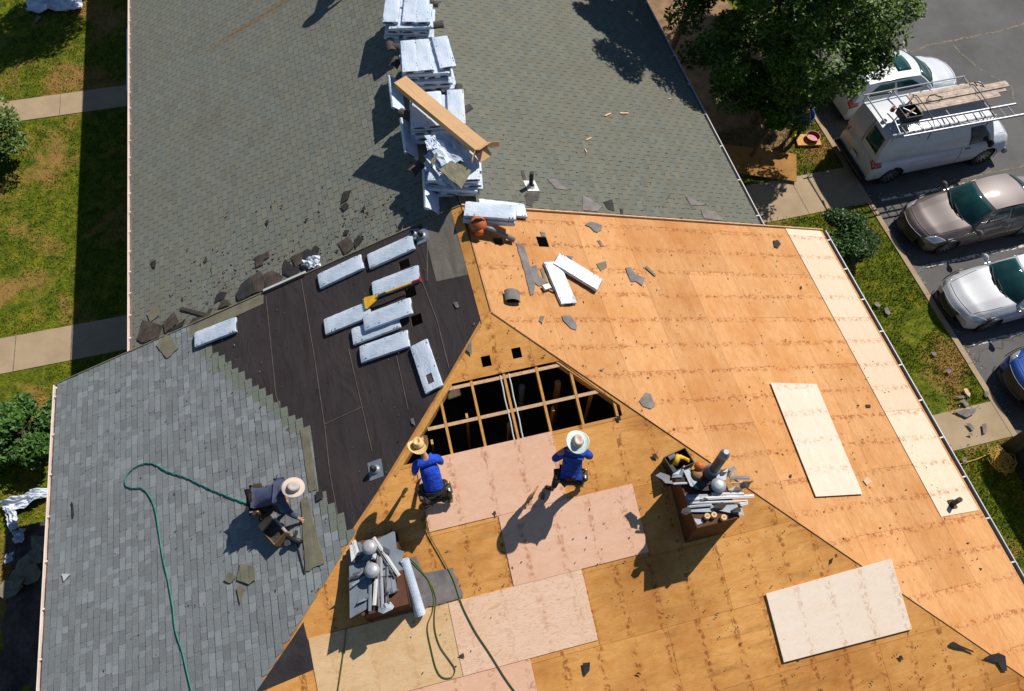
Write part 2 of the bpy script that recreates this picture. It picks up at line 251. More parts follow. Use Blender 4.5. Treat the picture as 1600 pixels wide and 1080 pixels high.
# ---------------------------------------------------------------- mesh builder
class MB:
    def __init__(s): s.v=[]; s.f=[]; s.mi=[]; s.uv=[]; s.tone=[]; s.mats=[]
    def m(s,mat):
        if mat not in s.mats: s.mats.append(mat)
        return s.mats.index(mat)
    def add(s,vs,fs,mat=None,uv=None,tone=None):
        o=len(s.v); s.v+= [Vector(x) for x in vs]; k=s.m(mat) if mat else 0
        for i,f in enumerate(fs):
            s.f.append([o+j for j in f]); s.mi.append(k)
            s.uv.append([uv[j] for j in f] if uv else None); s.tone.append(tone)
    def box(s,a,b,mat=None,M=None,bev=0.):
        x0,y0,z0=a; x1,y1,z1=b
        vs=[(x0,y0,z0),(x1,y0,z0),(x1,y1,z0),(x0,y1,z0),(x0,y0,z1),(x1,y0,z1),(x1,y1,z1),(x0,y1,z1)]
        if M is not None: vs=[M@Vector(q) for q in vs]
        s.add(vs,[(3,2,1,0),(4,5,6,7),(0,1,5,4),(1,2,6,5),(2,3,7,6),(3,0,4,7)],mat)
    def bar(s,p,q,w,h=None,mat=None,up=Vector((0,0,1))):
        p=Vector(p);q=Vector(q);h=h or w; x=(q-p); L=x.length; x.normalize(); y=up.cross(x)
        if y.length<1e-4: y=Vector((0,1,0)).cross(x)
        y.normalize(); z=x.cross(y); M=Matrix((x,y,z)).transposed().to_4x4(); M.translation=p
        s.box((0,-w/2,-h/2),(L,w/2,h/2),mat,M)
    def tube(s,pts,r,mat=None,n=8,cap=True):
        pts=[Vector(p) for p in pts]; rs=r if isinstance(r,(list,tuple)) else [r]*len(pts); vs=[]; fs=[]
        up=Vector((0,0,1)); pv=None
        for i,p in enumerate(pts):
            t=(pts[min(i+1,len(pts)-1)]-pts[max(i-1,0)]).normalized()
            if pv is None:
                a=t.cross(up); 
                if a.length<.05: a=t.cross(Vector((1,0,0)))
                a.normalize()
            else: a=(pv-t*pv.dot(t)).normalized()
            pv=a; b=t.cross(a)
            for k in range(n):
                an=2*math.pi*k/n; vs.append(p+(a*math.cos(an)+b*math.sin(an))*rs[i])
        for i in range(len(pts)-1):
            for k in range(n):
                k2=(k+1)%n; fs.append((i*n+k,i*n+k2,(i+1)*n+k2,(i+1)*n+k))
        if cap: fs.append(tuple(reversed(range(n)))); fs.append(tuple((len(pts)-1)*n+k for k in range(n)))
        fs=[tuple(reversed(f)) for f in fs]
        s.add(vs,fs,mat)
    def cyl(s,p,q,r,mat=None,n=16,r2=None): s.tube([p,q],[r,r if r2 is None else r2],mat,n)
    def lathe(s,prof,mat=None,n=20,M=None):
        vs=[];fs=[]
        for (r,z) in prof:
            for k in range(n): a=2*math.pi*k/n; vs.append(Vector((r*math.cos(a),r*math.sin(a),z)))
        if M is not None: vs=[M@v for v in vs]
        for i in range(len(prof)-1):
            for k in range(n): k2=(k+1)%n; fs.append((i*n+k,i*n+k2,(i+1)*n+k2,(i+1)*n+k))
        s.add(vs,fs,mat)
    def poly(s,pts,up,th,mat=None,uvf=None,holes=(),side=True):
        """flat polygon (3D points) with holes, extruded by th below along up"""
        up=Vector(up); loops=[[Vector(p) for p in pts]]+[[Vector(p) for p in h] for h in holes]
        flat=[p for l in loops for p in l]; tr=geometry.tessellate_polygon(loops); n=len(flat)
        vs=flat+[p-up*th for p in flat]; fs=[]
        for t in tr:
            a,b,c=[flat[i] for i in t]; nn=(b-a).cross(c-a)
            t=tuple(t) if nn.dot(up)>0 else tuple(reversed(t))
            fs.append(t); 
            if th: fs.append(tuple(n+i for i in reversed(t)))
        o=0
        if th:
            for l in loops:
                k=len(l)
                for i in range(k): j=(i+1)%k; fs.append((o+i,o+j,n+o+j,n+o+i))
                o+=k
        uv=[uvf(p) for p in vs] if uvf else None
        s.add(vs,fs,mat,uv)
    def grid(s,fn,nu,nv,mat=None,closed=False,skip=None):
        vs=[fn(i/nu,j/nv) for i in range(nu+1) for j in range(nv+1)]; fs=[]
        for i in range(nu):
            for j in range(nv):
                if skip and skip(i,j): continue
                a=i*(nv+1)+j; fs.append((a,a+nv+1,a+nv+2,a+1))
        s.add(vs,fs,mat)
    def build(s,name,mats=None,parent=None,smooth=False,local=False,origin=None,recalc=False):
        me=bpy.data.meshes.new(name)
        off=Vector((0,0,0))
        if parent is not None and not local: off=WL[parent.name]
        elif origin is not None: off=Vector(origin)
        elif parent is None:
            n=len(s.v); off=Vector((sum(v.x for v in s.v)/n,sum(v.y for v in s.v)/n,min(v.z for v in s.v)))
        me.from_pydata([tuple(v-off) for v in s.v],[],s.f)
        ml=s.mats if s.mats else (mats if isinstance(mats,list) else [mats])
        for m in ml: me.materials.append(m)
        me.polygons.foreach_set('material_index',s.mi)
        if smooth: me.polygons.foreach_set('use_smooth',[True]*len(me.polygons))
        if any(u is not None for u in s.uv):
            ul=me.uv_layers.new(name='UVMap'); li=0; dat=[]
            for u,f in zip(s.uv,s.f):
                for q in (u if u is not None else [(0,0)]*len(f)): dat+= [q[0],q[1]]
            ul.data.foreach_set('uv',dat)
        if any(t is not None for t in s.tone):
            ca=me.color_attributes.new('tone','FLOAT_COLOR','CORNER'); dat=[]
            for t,f in zip(s.tone,s.f):
                t=t or (.1,.1,.1)
                for _ in f: dat+=[t[0],t[1],t[2],1]
            ca.data.foreach_set('color',dat)
        if recalc:
            bm=bmesh.new(); bm.from_mesh(me); bmesh.ops.recalc_face_normals(bm,faces=bm.faces); bm.to_mesh(me); bm.free()
        me.validate(); me.update()
        o=bpy.data.objects.new(name,me); COL.objects.link(o)
        if parent is not None: o.parent=parent
        else: o.location=off; WL[o.name]=off
        return o
WL={}
def tag(o,label=None,cat=None,group=None,kind=None):
    if label: o['label']=label
    if cat: o['category']=cat
    if group: o['group']=group
    if kind: o['kind']=kind
    return o
def thing(name,label,cat,loc=(0,0,0),group=None,rotz=0.,mat=None):
    o=bpy.data.objects.new(name,None); COL.objects.link(o); o.empty_display_size=.2
    if mat is not None: o.matrix_world=mat
    else: o.location=loc; o.rotation_euler=(0,0,rotz)
    WL[o.name]=Vector(loc); return tag(o,label,cat,group)
def structure(o): o['kind']='structure'; return o
def copy_tree(o,M,label,group=None):
    c=o.copy(); COL.objects.link(c); c['label']=label
    if group: c['group']=group
    c.matrix_world=M
    for ch in o.children:
        d=ch.copy(); COL.objects.link(d); d.parent=c
        for g in ch.children: e=g.copy(); COL.objects.link(e); e.parent=d
    return c
rnd=random.Random(7)

# ---------------------------------------------------------------- ground, paths, parking lot
KX=13.78
g=MB(); g.poly([(-300,-300,ZG),(KX,-300,ZG),(KX,300,ZG),(-300,300,ZG)],(0,0,1),.4); structure(g.build('lawn',R['lawn']))
g=MB(); g.poly([(KX+.0,-300,ZA),(300,-300,ZA),(300,300,ZA),(KX,300,ZA)],(0,0,1),.3); structure(g.build('parking_lot',R['asphalt']))
def path(pts,name='path'):
    b=MB(); b.poly([(x,y,ZG+.02) for x,y in pts],(0,0,1),.1,R['concrete']); return structure(b.build(name))
path([(9.0,5.42),(KX-.16,5.42),(KX-.16,6.98),(9.0,6.98)])
path([(9.0,-2.86),(KX-.16,-2.86),(KX-.16,-1.80),(9.0,-1.80)])
path([(-14.4,5.39),(-7.0,5.39),(-7.0,6.52),(-14.4,6.58)]); path([(-14.4,15.3),(-7.0,15.15),(-7.0,16.2),(-14.4,16.35)])
b=MB()
for x in (-12.2,-10.7): 
    b.box((x-.012,5.4,ZG+.021),(x+.012,6.55,ZG+.024),R['crack'])
b.box((-11.42,15.2,ZG+.021),(-11.4,16.3,ZG+.024),R['crack']); b.box((11.6,5.42,ZG+.021),(11.62,6.98,ZG+.024),R['crack'])
structure(b.build('path_joints'))
b=MB()
for i in range(-8,16):
    y0=i*2.4-3; b.box((KX-.16+.01*math.sin(i),y0,ZA-.1),(KX+.0+.01*math.sin(i),y0+2.39,ZG+.028),R['concrete'])
structure(b.build('kerb'))
b=MB()
for y in (-2.75,-.02,2.79,5.5,8.25): b.poly([(KX+.45,y-.055,ZA+.004),(KX+4.9,y-.055,ZA+.004),(KX+4.9,y+.055,ZA+.004),(KX+.45,y+.055,ZA+.004)],(0,0,1),.0,R['linepaint'])
structure(b.build('stall_lines'))
b=MB()
def crackline(pts,w):
    for (p,q) in zip(pts,pts[1:]):
        P,Q=Vector((*p,ZA+.0045)),Vector((*q,ZA+.0045)); n=max(2,int((Q-P).length/.25)); d=(Q-P).normalized(); s=Vector((-d.y,d.x,0))
        prev=None
        for i in range(n+1):
            c=P.lerp(Q,i/n)+s*rnd.uniform(-.05,.05)*(0 if i in(0,n) else 1); ww=w*rnd.uniform(.5,1.4)
            cur=(c-s*ww,c+s*ww)
            if prev: b.add([prev[0],cur[0],cur[1],prev[1]],[(0,1,2,3)],R['crack'])
            prev=cur
crackline([(16.2,10.9),(18.7,11.75),(19.6,11.95),(22.6,12.02),(26,12.5)],.045)
crackline([(20.5,11.8),(20.7,10.4),(21.4,9.3),(20.9,8.3)],.03); crackline([(18.7,11.75),(18.2,12.6),(18.6,14)],.03); crackline([(14.2,5.62),(18.6,5.75),(24,5.9)],.035)
structure(b.build('tar_cracks'))
# grass as blades: one object, nobody could count it
b=MB(); vs=[];fs=[]
def inpath(x,y):
    return (5.35<y<7.0 and x>8.9) or (-2.9<y<-1.75 and x>8.9) or (5.35<y<6.58 and x<-7) or (15.15<y<16.35 and x<-7)
r2=random.Random(3); cnt=0
while cnt<90000:
    if r2.random()<.5: x=r2.uniform(9.2,KX-.17); y=r2.uniform(-6,9.5)
    else: x=r2.uniform(-14.6,-8.2); y=r2.uniform(-1,22.5)
    if inpath(x,y): continue
    if noise.noise(Vector((x*.55,y*.55,3.1)))>.28 and r2.random()<.8: cnt+=1; continue
    a=r2.uniform(0,6.28); h=r2.uniform(.03,.085); w=r2.uniform(.008,.018); lx,ly=r2.uniform(-.05,.05),r2.uniform(-.05,.05)
    i=len(vs); c,s_=math.cos(a)*w,math.sin(a)*w
    vs+= [Vector((x-c,y-s_,ZG)),Vector((x+c,y+s_,ZG)),Vector((x+lx,y+ly,ZG+h))]; fs.append((i,i+1,i+2)); cnt+=1
b.add(vs,fs,R['blades']); tag(b.build('grass',origin=(0,0,ZG)),'short green and straw coloured grass growing on the lawns','grass',kind='stuff')

# ---------------------------------------------------------------- the two attached buildings
def zr(pl,x,y): n,d=PL[pl]; return d-n.x*x-n.y*y
def pt(pl,x,y,h=0): return Vector((x,y,zr(pl,x,y)))+NRM(pl)*h
def uvLR(p): return (p.y,abs(p.x)/CT)
def uvF(p): return (p.x,-p.y/CT)
def deckpoly(b,pl,pts,mat,uvf,th=.02,h=0.,holes=()):
    b.poly([pt(pl,x,y,h) for x,y in pts],NRM(pl),th,mat,uvf,[[pt(pl,x,y,h) for x,y in q] for q in holes])
def pxp(pl,pts): return [tuple(U(pl,*q)[:2]) for q in pts]
def sq(x,y,a,b): return [(x-a,y-b),(x+a,y-b),(x+a,y+b),(x-a,y+b)]
FH=thing('hip_roofed_house','front house with a half stripped hip roof of orange plywood and new grey shingles','house',(0,-3,ZG))
BHs=thing('gable_roofed_house','rear house with an old grey green shingled gable roof behind the stripped one','house',(0,13,ZG))
# decks
hole=[(-1.02,-1.07),(1.03,-1.07),(1.93,-2.02),(1.93,-2.205),(-2.10,-2.205)]
b=MB(); deckpoly(b,'R',[(0,YR),(0,0),(WH,-WH),(WH,YR)],R['deckR'],uvLR,holes=[sq(1.49,1.71,.11,.13),sq(.56,1.67,.09,.09),sq(.50,.33,.12,.13)]); b.build('plywood_deck',parent=FH)
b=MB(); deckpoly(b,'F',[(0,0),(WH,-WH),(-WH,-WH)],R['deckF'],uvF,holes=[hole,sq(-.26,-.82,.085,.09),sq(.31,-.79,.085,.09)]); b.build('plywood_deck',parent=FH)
b=MB(); deckpoly(b,'L',[(0,YR),(0,0),(-WH,-WH),(-WH,YR)],R['deckL'],uvLR,holes=[sq(-1.31,1.76,.11,.11),sq(-1.31,1.08,.11,.12),sq(-1.31,.44,.11,.12)]); b.build('plywood_deck',parent=FH)
# new pale row along the right eave
b=MB(); deckpoly(b,'R',[(8.04,YR-.02),(8.04,-4.95),(WH-.08,-4.95),(WH-.08,YR-.02)],R['ply_strip'],uvLR,.012,.014); tag(b.build('plywood_panel',parent=FH),'pale new plywood course along the right eave')
# new panels on the front slope
def Fp(x0,x1,y0,y1,mat,h=.014,ox=0.):
    b=MB(); b.poly([pt('F',x,y,h) for x,y in((x0,y0),(x1,y0),(x1,y1),(x0,y1))],NRM('F'),.012,mat,lambda p:(p.x+ox,-p.y/CT+ox*.7)); return b.build('plywood_panel',parent=FH)
tag(Fp(-1.86,.60,-3.335,-2.20,R['ply_pink']),'new pinkish plywood just below the opening')
tag(Fp(-.645,1.80,-4.47,-3.34,R['ply_pink'],ox=3.3),'new pinkish plywood panel between the chimneys')
tag(Fp(-4.14,-1.80,-5.60,-4.475,R['ply_yel'],ox=1.9),'new yellowish plywood panel below the left chimney')
tag(Fp(-1.79,.56,-5.60,-4.475,R['ply_fig'],ox=5.1),'new plywood panel with strong wavy grain')
tag(Fp(-4.24,-3.10,-6.73,-5.61,R['ply_yel'],ox=7.7),'new yellowish plywood panel at the lower edge')
tag(Fp(-3.09,-.64,-6.73,-5.61,R['ply_pink'],ox=9.2),'new pinkish plywood panel at the lower edge')
# a paler ridge board strip and a darker course near the ridge
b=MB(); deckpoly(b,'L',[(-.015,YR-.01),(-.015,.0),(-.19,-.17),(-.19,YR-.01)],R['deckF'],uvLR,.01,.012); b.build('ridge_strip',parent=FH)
b=MB(); 
for (a,c) in (((0,0),(1,0)),):
    pass
b.bar((.012,YR,-.001),(.012,.0,-.001),.02,.012,R['dark']); 
P0=Vector((0,0,0)); b.bar(P0+Vector((.02,-.02,.004)),Vector((WH,-WH,-T*WH+.004)),.008,.008,R['scrap_brown']); b.build('ridge_seam',parent=FH)
# framing seen in the opening
for x in (-1.2,-.6,0.,.6,1.2,1.85):
    y0=-max(abs(x),0)-.05; b=MB(); b.bar(pt('F',x,min(y0,-.95 if abs(x)<1 else y0),-.075),pt('F',x,-3.1,-.075),.045,.11,R['lumber'],NRM('F')); b.build('rafter',parent=FH)
for (xa,xb,y) in ((-1.1,1.12,-1.14),(-1.55,1.72,-1.72)):
    xs=[xa]+[x for x in (-1.2,-.6,0,.6,1.2) if xa<x<xb]+[xb]; b=MB()
    for p,q in zip(xs,xs[1:]): b.bar(pt('F',p+.025,y,-.05),pt('F',q-.025,y,-.05),.06,.05,R['lumber_pale'],NRM('F'))
    b.build('blocking',parent=FH)
b=MB(); b.bar(Vector((-.98,-1.03,-.98*T-.10)),Vector((-2.25,-2.30,-2.25*T-.10)),.12,.16,R['lumber']); b.build('hip_rafter',parent=FH)
b=MB(); b.bar(Vector((.9,-.96,-.9*T-.12)),Vector((2.6,-2.66,-2.6*T-.12)),.05,.16,R['lumber']); b.build('hip_rafter',parent=FH)
for x in (-.075,.085):
    b=MB(); pts=[pt('F',x,-1.1-.2*i,-.03)+Vector((.006*math.sin(i*2.1),0,0)) for i in range(7)]; b.tube(pts,.014,R['white']); b.build('white_pipe',parent=FH)
for q in ((-.8,-1.6),(-.1,-1.9),(.75,-1.8),(1.5,-1.7),(-1.5,-1.9)):
    b=MB(); b.bar((q[0],q[1],-3.4),(q[0],q[1]+.02,q[1]*T-.15),.04,.09,R['lumber']); b.build('attic_post',parent=FH)
b=MB(); b.cyl((.32,-1.2,-3.0),(.32,-1.2,-.85),.055,R['galv']); b.build('attic_pipe',parent=FH)
b=MB(); b.bar((1.0,-1.3,-3.0),(1.0,-1.25,-.9),.09,.09,R['lumber']); b.build('attic_post',parent=FH)
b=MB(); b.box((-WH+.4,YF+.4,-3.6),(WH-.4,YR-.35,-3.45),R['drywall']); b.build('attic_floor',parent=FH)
# walls
b=MB(); b.box((-8.75,YF+.45,ZG-.1),(8.75,YR-.35,-3.62),R['siding']); b.build('wall',parent=FH)
b=MB(); b.box((-7.0,YR-.3,ZG-.1),(7.0,YB-.4,-3.25),R['siding']); b.build('wall',parent=BHs)
# gable closing wall between eave levels of the wide house
b=MB(); b.add([(-WH+.02,YR-.01,-T*WH-.02),(0,YR-.01,-.02),(WH-.02,YR-.01,-T*WH-.02),(WH-.02,YR-.01,-T*WH-.2),(0,YR-.01,-.26),(-WH+.02,YR-.01,-T*WH-.2)],[(0,1,4,5),(1,2,3,4)],R['lumber']); b.build('rake_board',parent=FH)
for s,m in ((1,R['lumber_pale']),(-1,R['olive'])):
    b=MB(); b.bar(Vector((0.01*s,YR+.014,-.005)),Vector((s*WH,YR+.014,-T*WH-.005)),.025,.10 if s>0 else .06,m); b.build('rake_trim',parent=FH)
b=MB(); b.poly([(-8.75,YR-.36,-3.6),(8.75,YR-.36,-3.6),(0,YR-.36,-.3)],(0,1,0),.05,R['siding']); b.build('gable_wall',parent=FH)
b=MB(); b.poly([(-7.,YB-.45,-3.2),(7.,YB-.45,-3.2),(0,YB-.45,-.5)],(0,1,0),.05,R['siding']); b.build('gable_wall',parent=BHs)
# back deck
for s,pl in ((-1,'BL'),(1,'BR')):
    b=MB(); deckpoly(b,pl,[(0,YR+.03),(s*BH,YR+.03),(s*BH,YB),(0,YB)],R['dark'],uvLR,.03); b.build('roof_deck',parent=BHs)
# ---------------------------------------------------------------- shingles
def tabs(b,pl,sgn,s0,s1,ya,yb,mat,tone,hb=.012,ht=.004,cut=0.):
    c=PL[pl][1]; n=NRM(pl)
    def P(s,y,h): return Vector((sgn*s*CT,y,c-s*ST))+n*h
    a0=max(ya,cut*s0) if cut else ya; a1=max(ya,cut*s1) if cut else ya
    if a0>=yb: return
    vs=[P(s0,a0,ht),P(s0,yb,ht),P(s1,yb,hb),P(s1,a1,hb),P(s1,yb,-.002),P(s1,a1,-.002),P(s0,a0,-.002),P(s0,yb,-.002)]
    fs=[(0,1,2,3),(3,2,4,5),(0,3,5,6),(1,7,4,2)]
    if sgn>0: fs=[tuple(reversed(f)) for f in fs]
    b.add(vs,fs,mat,None,tone)
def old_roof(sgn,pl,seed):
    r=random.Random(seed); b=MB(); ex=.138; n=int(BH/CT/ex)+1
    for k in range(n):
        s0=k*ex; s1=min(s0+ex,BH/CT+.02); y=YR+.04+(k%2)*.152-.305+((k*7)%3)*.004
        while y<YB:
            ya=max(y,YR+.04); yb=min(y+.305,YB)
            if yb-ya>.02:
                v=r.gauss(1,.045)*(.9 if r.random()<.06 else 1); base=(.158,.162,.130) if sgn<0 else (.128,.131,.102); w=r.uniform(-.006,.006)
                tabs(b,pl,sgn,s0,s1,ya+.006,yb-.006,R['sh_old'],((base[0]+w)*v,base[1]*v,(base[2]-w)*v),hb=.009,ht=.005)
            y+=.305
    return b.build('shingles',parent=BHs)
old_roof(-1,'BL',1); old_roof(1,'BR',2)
b=MB()
for s,pl in ((-1,'BL'),(1,'BR')):
    y=YR+.05
    while y<YB-.1:
        p=[pt(pl,0,y,.03),pt(pl,s*.15,y,.02),pt(pl,s*.15,y+.14,.03),pt(pl,0,y+.14,.04)]
        v=rnd.gauss(1,.1); b.add(p,[(0,1,2,3)] if s<0 else [(3,2,1,0)],R['sh_old'],None,(.16*v,.155*v,.12*v)); y+=.14
b.build('ridge_cap',parent=BHs)
# new shingles on the left slope with the staircase edge
edge=[tuple(U('L',*q)[:2]) for q in ((300,508),(328,543),(400,603),(482,668),(500,762),(550,828))]  # x rising, y falling
def ytop(x):
    if x<=edge[0][0]: return YR-.0
    for (a,c) in zip(edge,edge[1:]):
        if a[0]<=x<=c[0]: return a[1]+(c[1]-a[1])*(x-a[0])/(c[0]-a[0])
    return -99
b=MB(); r=random.Random(11); ex=.143; smax=WH/CT
nk=int((smax+3.0*-1/CT)/ex)+2
for k in range(nk):
    s1=smax+.02-k*ex; s0=s1-ex; x=-(s0+s1)/2*CT
    yt=min(ytop(x),YR-.01); yb_=x+.02          # hip: y = x (negative)
    if yt<-50 or yt<yb_+.1: continue
    if yt<YR-.1: yt+=r.uniform(-.05,.05)
    y=yb_+r.uniform(-.3,0)
    while y<yt:
        w=r.choice((.09,.12,.16,.2,.25)); a=max(y,yb_-.3); c=min(y+w,yt)
        if c-a>.015:
            t=r.choice((.19,.205,.215,.225,.235,.255,.28))*r.uniform(.94,1.06); thick=.016 if r.random()<.5 else .010
            fresh=(yt-c)<.30 and yt<YR-.1
            tone=(t*.83,t*.90,t*.92) if not fresh else (.15,.165,.13)
            tabs(b,'L',-1,s0-.004,s1,a+.001,c-.001,R['sh_new'],tone,hb=thick+.004,ht=.007,cut=-CT)
        y+=w
b.build('new_shingles',parent=FH)
# starter strip along the rake and lighter course end strip
b=MB(); 
p=pxp('L',[(292,513),(412,459),(412,475),(296,528)]); deckpoly(b,'L',p,R['olive'],None,.006,.016); b.build('starter_strip',parent=FH); b=MB()
p=pxp('L',[(470,672),(482,668),(497,765),(484,769)]); deckpoly(b,'L',p,R['olive'],None,.006,.024); b.build('starter_strip',parent=FH)
# underlayment
EZ=[(-6.10,YR-.02),(-.80,YR-.02),(-.80,1.07),(-.20,.93),(-.20,-.10)]
fl=EZ+[(-.98,-.92),(-2.6,-2.53),(-3.10,-2.98)]+[(x-.25,max(y-.25,x-.20)) for x,y in reversed(edge)]
b=MB(); deckpoly(b,'L',fl,R['felt'],uvLR,.004,.006,holes=[sq(-1.31,1.76,.105,.105),sq(-1.31,1.08,.105,.115),sq(-1.31,.44,.105,.115)]); b.build('underlayment',parent=FH)
b=MB(); deckpoly(b,'L',[(-.80,YR-.02),(-.19,YR-.02),(-.19,.93),(-.79,1.07)],R['felt_grey'],uvLR,.004,.009); tag(b.build('underlayment',parent=FH),'patch of smooth grey old felt by the ridge')
b=MB()
def lap(pts,w=.014,h=.013):
    q=[U('L',*p)+NRM('L')*h for p in pts]
    b=MB()
    for a,c in zip(q,q[1:]): b.bar(a,c,w,.004,R['felt_lap'],NRM('L'))
    b.build('lap_seam',parent=FH)
lap([(416,464),(432,620),(440,640)]); lap([(471,436),(492,560),(508,668),(516,740),(528,805)]); lap([(545,545),(566,636),(582,706)]); lap([(506,664),(565,637)],.012)
lap([(660,440),(683,500),(702,575)],.014); lap([(620,556),(638,640)],.012); lap([(668,372),(668,440)],.02)
b=MB(); p=pxp('F',[(474,972),(492,1045),(404,1082),(380,1110),(420,1052)]); deckpoly(b,'F',p,R['felt_black'],uvF,.005,.008); b.build('underlayment',parent=FH)
b=MB(); a=U('L',409,466); c=U('L',640,352); b.bar(Vector((-4.25,YR+.02,-4.25*T+.06)),Vector((-3.3,YR+.02,-3.3*T+.06)),.05,.02,R['white']); b.build('drip_edge',parent=FH)
# gutters
def gutter(x,sgn,y0,y1,z,par,mat,step,inner):
    b=MB(); w=.115
    xo=x+sgn*w
    b.box((min(x,x+sgn*.008),y0,z-.11),(max(x,x+sgn*.008),y1,z),inner); b.box((min(x+sgn*.009,xo),y0,z-.11),(max(x+sgn*.009,xo),y1,z-.10),inner)
    b.box((min(xo-sgn*.02,xo),y0,z-.099),(max(xo-sgn*.02,xo),y1,z+.004),mat); o=b.build('gutter',parent=par)
    y=y0+.4
    while y<y1-.1: c=MB(); c.box((min(x+sgn*.01,xo-sgn*.02),y,z-.012),(max(x+sgn*.01,xo-sgn*.02),y+.03,z-.002),mat); y+=step; c.build('gutter_strap',parent=par)
gutter(-BH-.01,-1,YR+.05,YB,-T*BH-DB-.02,BHs,R['gutter'],.61,R['gutter'])
gutter(BH+.01,1,YR+.05,YB,-T*BH-DB-.02,BHs,R['white'],1.2,R['gutter_in'])
gutter(WH+.01,1,YF,YR,-T*WH-.02,FH,R['white'],.92,R['gutter_in'])
gutter(-WH-.01,-1,YF,YR,-T*WH-.02,FH,R['gutter'],.92,R['gutter'])
b=MB(); b.box((-BH-.0,YR+.05,-T*BH-DB-.2),(-BH+.03,YB,-T*BH-DB-.035),R['white']); b.box((BH-.03,YR+.05,-T*BH-DB-.2),(BH,YB,-T*BH-DB-.035),R['white']); b.build('fascia',parent=BHs)
b=MB(); b.box((-WH-.0,YF,-T*WH-.2),(-WH+.03,YR-.03,-T*WH-.03),R['white']); b.box((WH-.03,YF,-T*WH-.2),(WH,YR-.03,-T*WH-.03),R['white']); b.build('fascia',parent=FH)
b=MB(); b.box((-BH+.03,YR+.05,-3.27),(-6.9,YB,-3.25),R['white']); b.box((6.9,YR+.05,-3.27),(BH-.03,YB,-3.25),R['white']); b.build('soffit',parent=BHs)
b=MB(); b.box((-WH+.03,YF,-3.67),(-8.7,YR-.03,-3.65),R['white']); b.box((8.7,YF,-3.67),(WH-.03,YR-.03,-3.65),R['white']); b.build('soffit',parent=FH)
# box windows on the left walls
def boxwin(par,xw,xo,y0,y1,z0,z1):
    b=MB(); m=R['frame']; t=.05
    b.box((xo,y0,z1-t),(xw,y1,z1),m); b.box((xo,y0,z0),(xw,y1,z0+t),m)
    for y in (y0,(y0+y1)/2-t/2,y1-t): b.box((xo,y,z0+t),(xo+t,y+t,z1-t),m)
    b.box((xo+t,y0,z0+t),(xw,y0+t,z1-t),m); b.box((xo+t,y1-t,z0+t),(xw,y1,z1-t),m)
    o=b.build('bay_window',parent=par)
    b=MB(); b.box((xo+.02,y0+t,z0+t),(xo+.03,y1-t,z1-t),R['pane']); c=b.build('pane',parent=par); c.parent=o; c.location=(0,0,0)
    c.matrix_parent_inverse=Matrix(); 
    for v in c.data.vertices: pass
boxwin(BHs,-7.0,-8.07,12.5,15.3,-5.5,-4.1); boxwin(BHs,-7.0,-8.03,8.4,11.1,-5.5,-4.1)
boxwin(FH,-8.75,-9.62,-1.2,1.55,-5.6,-4.3)
b=MB(); b.box((-7.1,10.9,-5.0),(-8.25,11.5,-4.93),R['frame']); b.build('window_hood',parent=BHs)

# ---------------------------------------------------------------- small geometry helpers for loose things
def crumple(pl,pts,h,amp,mat,name,label,cat,group=None,seed=0,sub=10,th=.004):
    """loose sheet with a crumpled surface over the quad pts (photo points on plane pl)"""
    q=[U(pl,*p,h) for p in pts]; n=NRM(pl)
    def fn(u,v):
        p=q[0].lerp(q[1],u).lerp(q[3].lerp(q[2],u),v); e=1+.12*noise.noise(Vector((u*3+seed,v*3,seed)))
        c=(q[0]+q[2])/2; p=c+(p-c)*e
        return p+n*(amp*(noise.noise(Vector((u*3.5+seed*3,v*3.5,1)))+.6*noise.noise(Vector((u*9,v*9+seed,2)))+.55))
    b=MB(); b.grid(fn,sub,sub,mat); o=b.build(name); m=o.modifiers.new('s','SOLIDIFY'); m.thickness=th; return tag(o,label,cat,group)
def scrap(pl,px,mat,label,name='shingle_scrap',cat='shingle scrap',group=None,h=.012,th=.006,lift=.02,seed=0):
    """torn flat piece: outline given by photo points lying on roof plane pl; edges curl up a little"""
    n=NRM(pl); P=[U(pl,*p,h) for p in px]; c=sum(P,Vector())/len(P); r=random.Random(int(px[0][0]*7+px[0][1]*3)+seed)
    bm=bmesh.new(); Q=[]
    for i,p in enumerate(P):                                   # roughen outline
        a=P[(i+1)%len(P)]; Q.append(p)
        L=(a-p).length
        if L>.08: 
            k=int(L/.07)
            for j in range(1,k): Q.append(p.lerp(a,j/k)+(c-p)*r.uniform(-.05,.05))
    b=MB(); tr=geometry.tessellate_polygon([Q]); m=len(Q)
    up=[n*(lift*abs(noise.noise(q*2.3+Vector((seed,0,0))))*2) for q in Q]
    top=[q+u+n*th for q,u in zip(Q,up)]; bot=[q+u for q,u in zip(Q,up)]; fs=[]
    for t in tr:
        a,bb,cc=[Q[i] for i in t]; t=tuple(t) if (bb-a).cross(cc-a).dot(n)>0 else tuple(reversed(t))
        fs+= [t,tuple(m+i for i in reversed(t))]
    for i in range(m): j=(i+1)%m; fs.append((i,j,m+j,m+i))
    b.add(top+bot,fs,mat); return tag(b.build(name),label,cat,group)
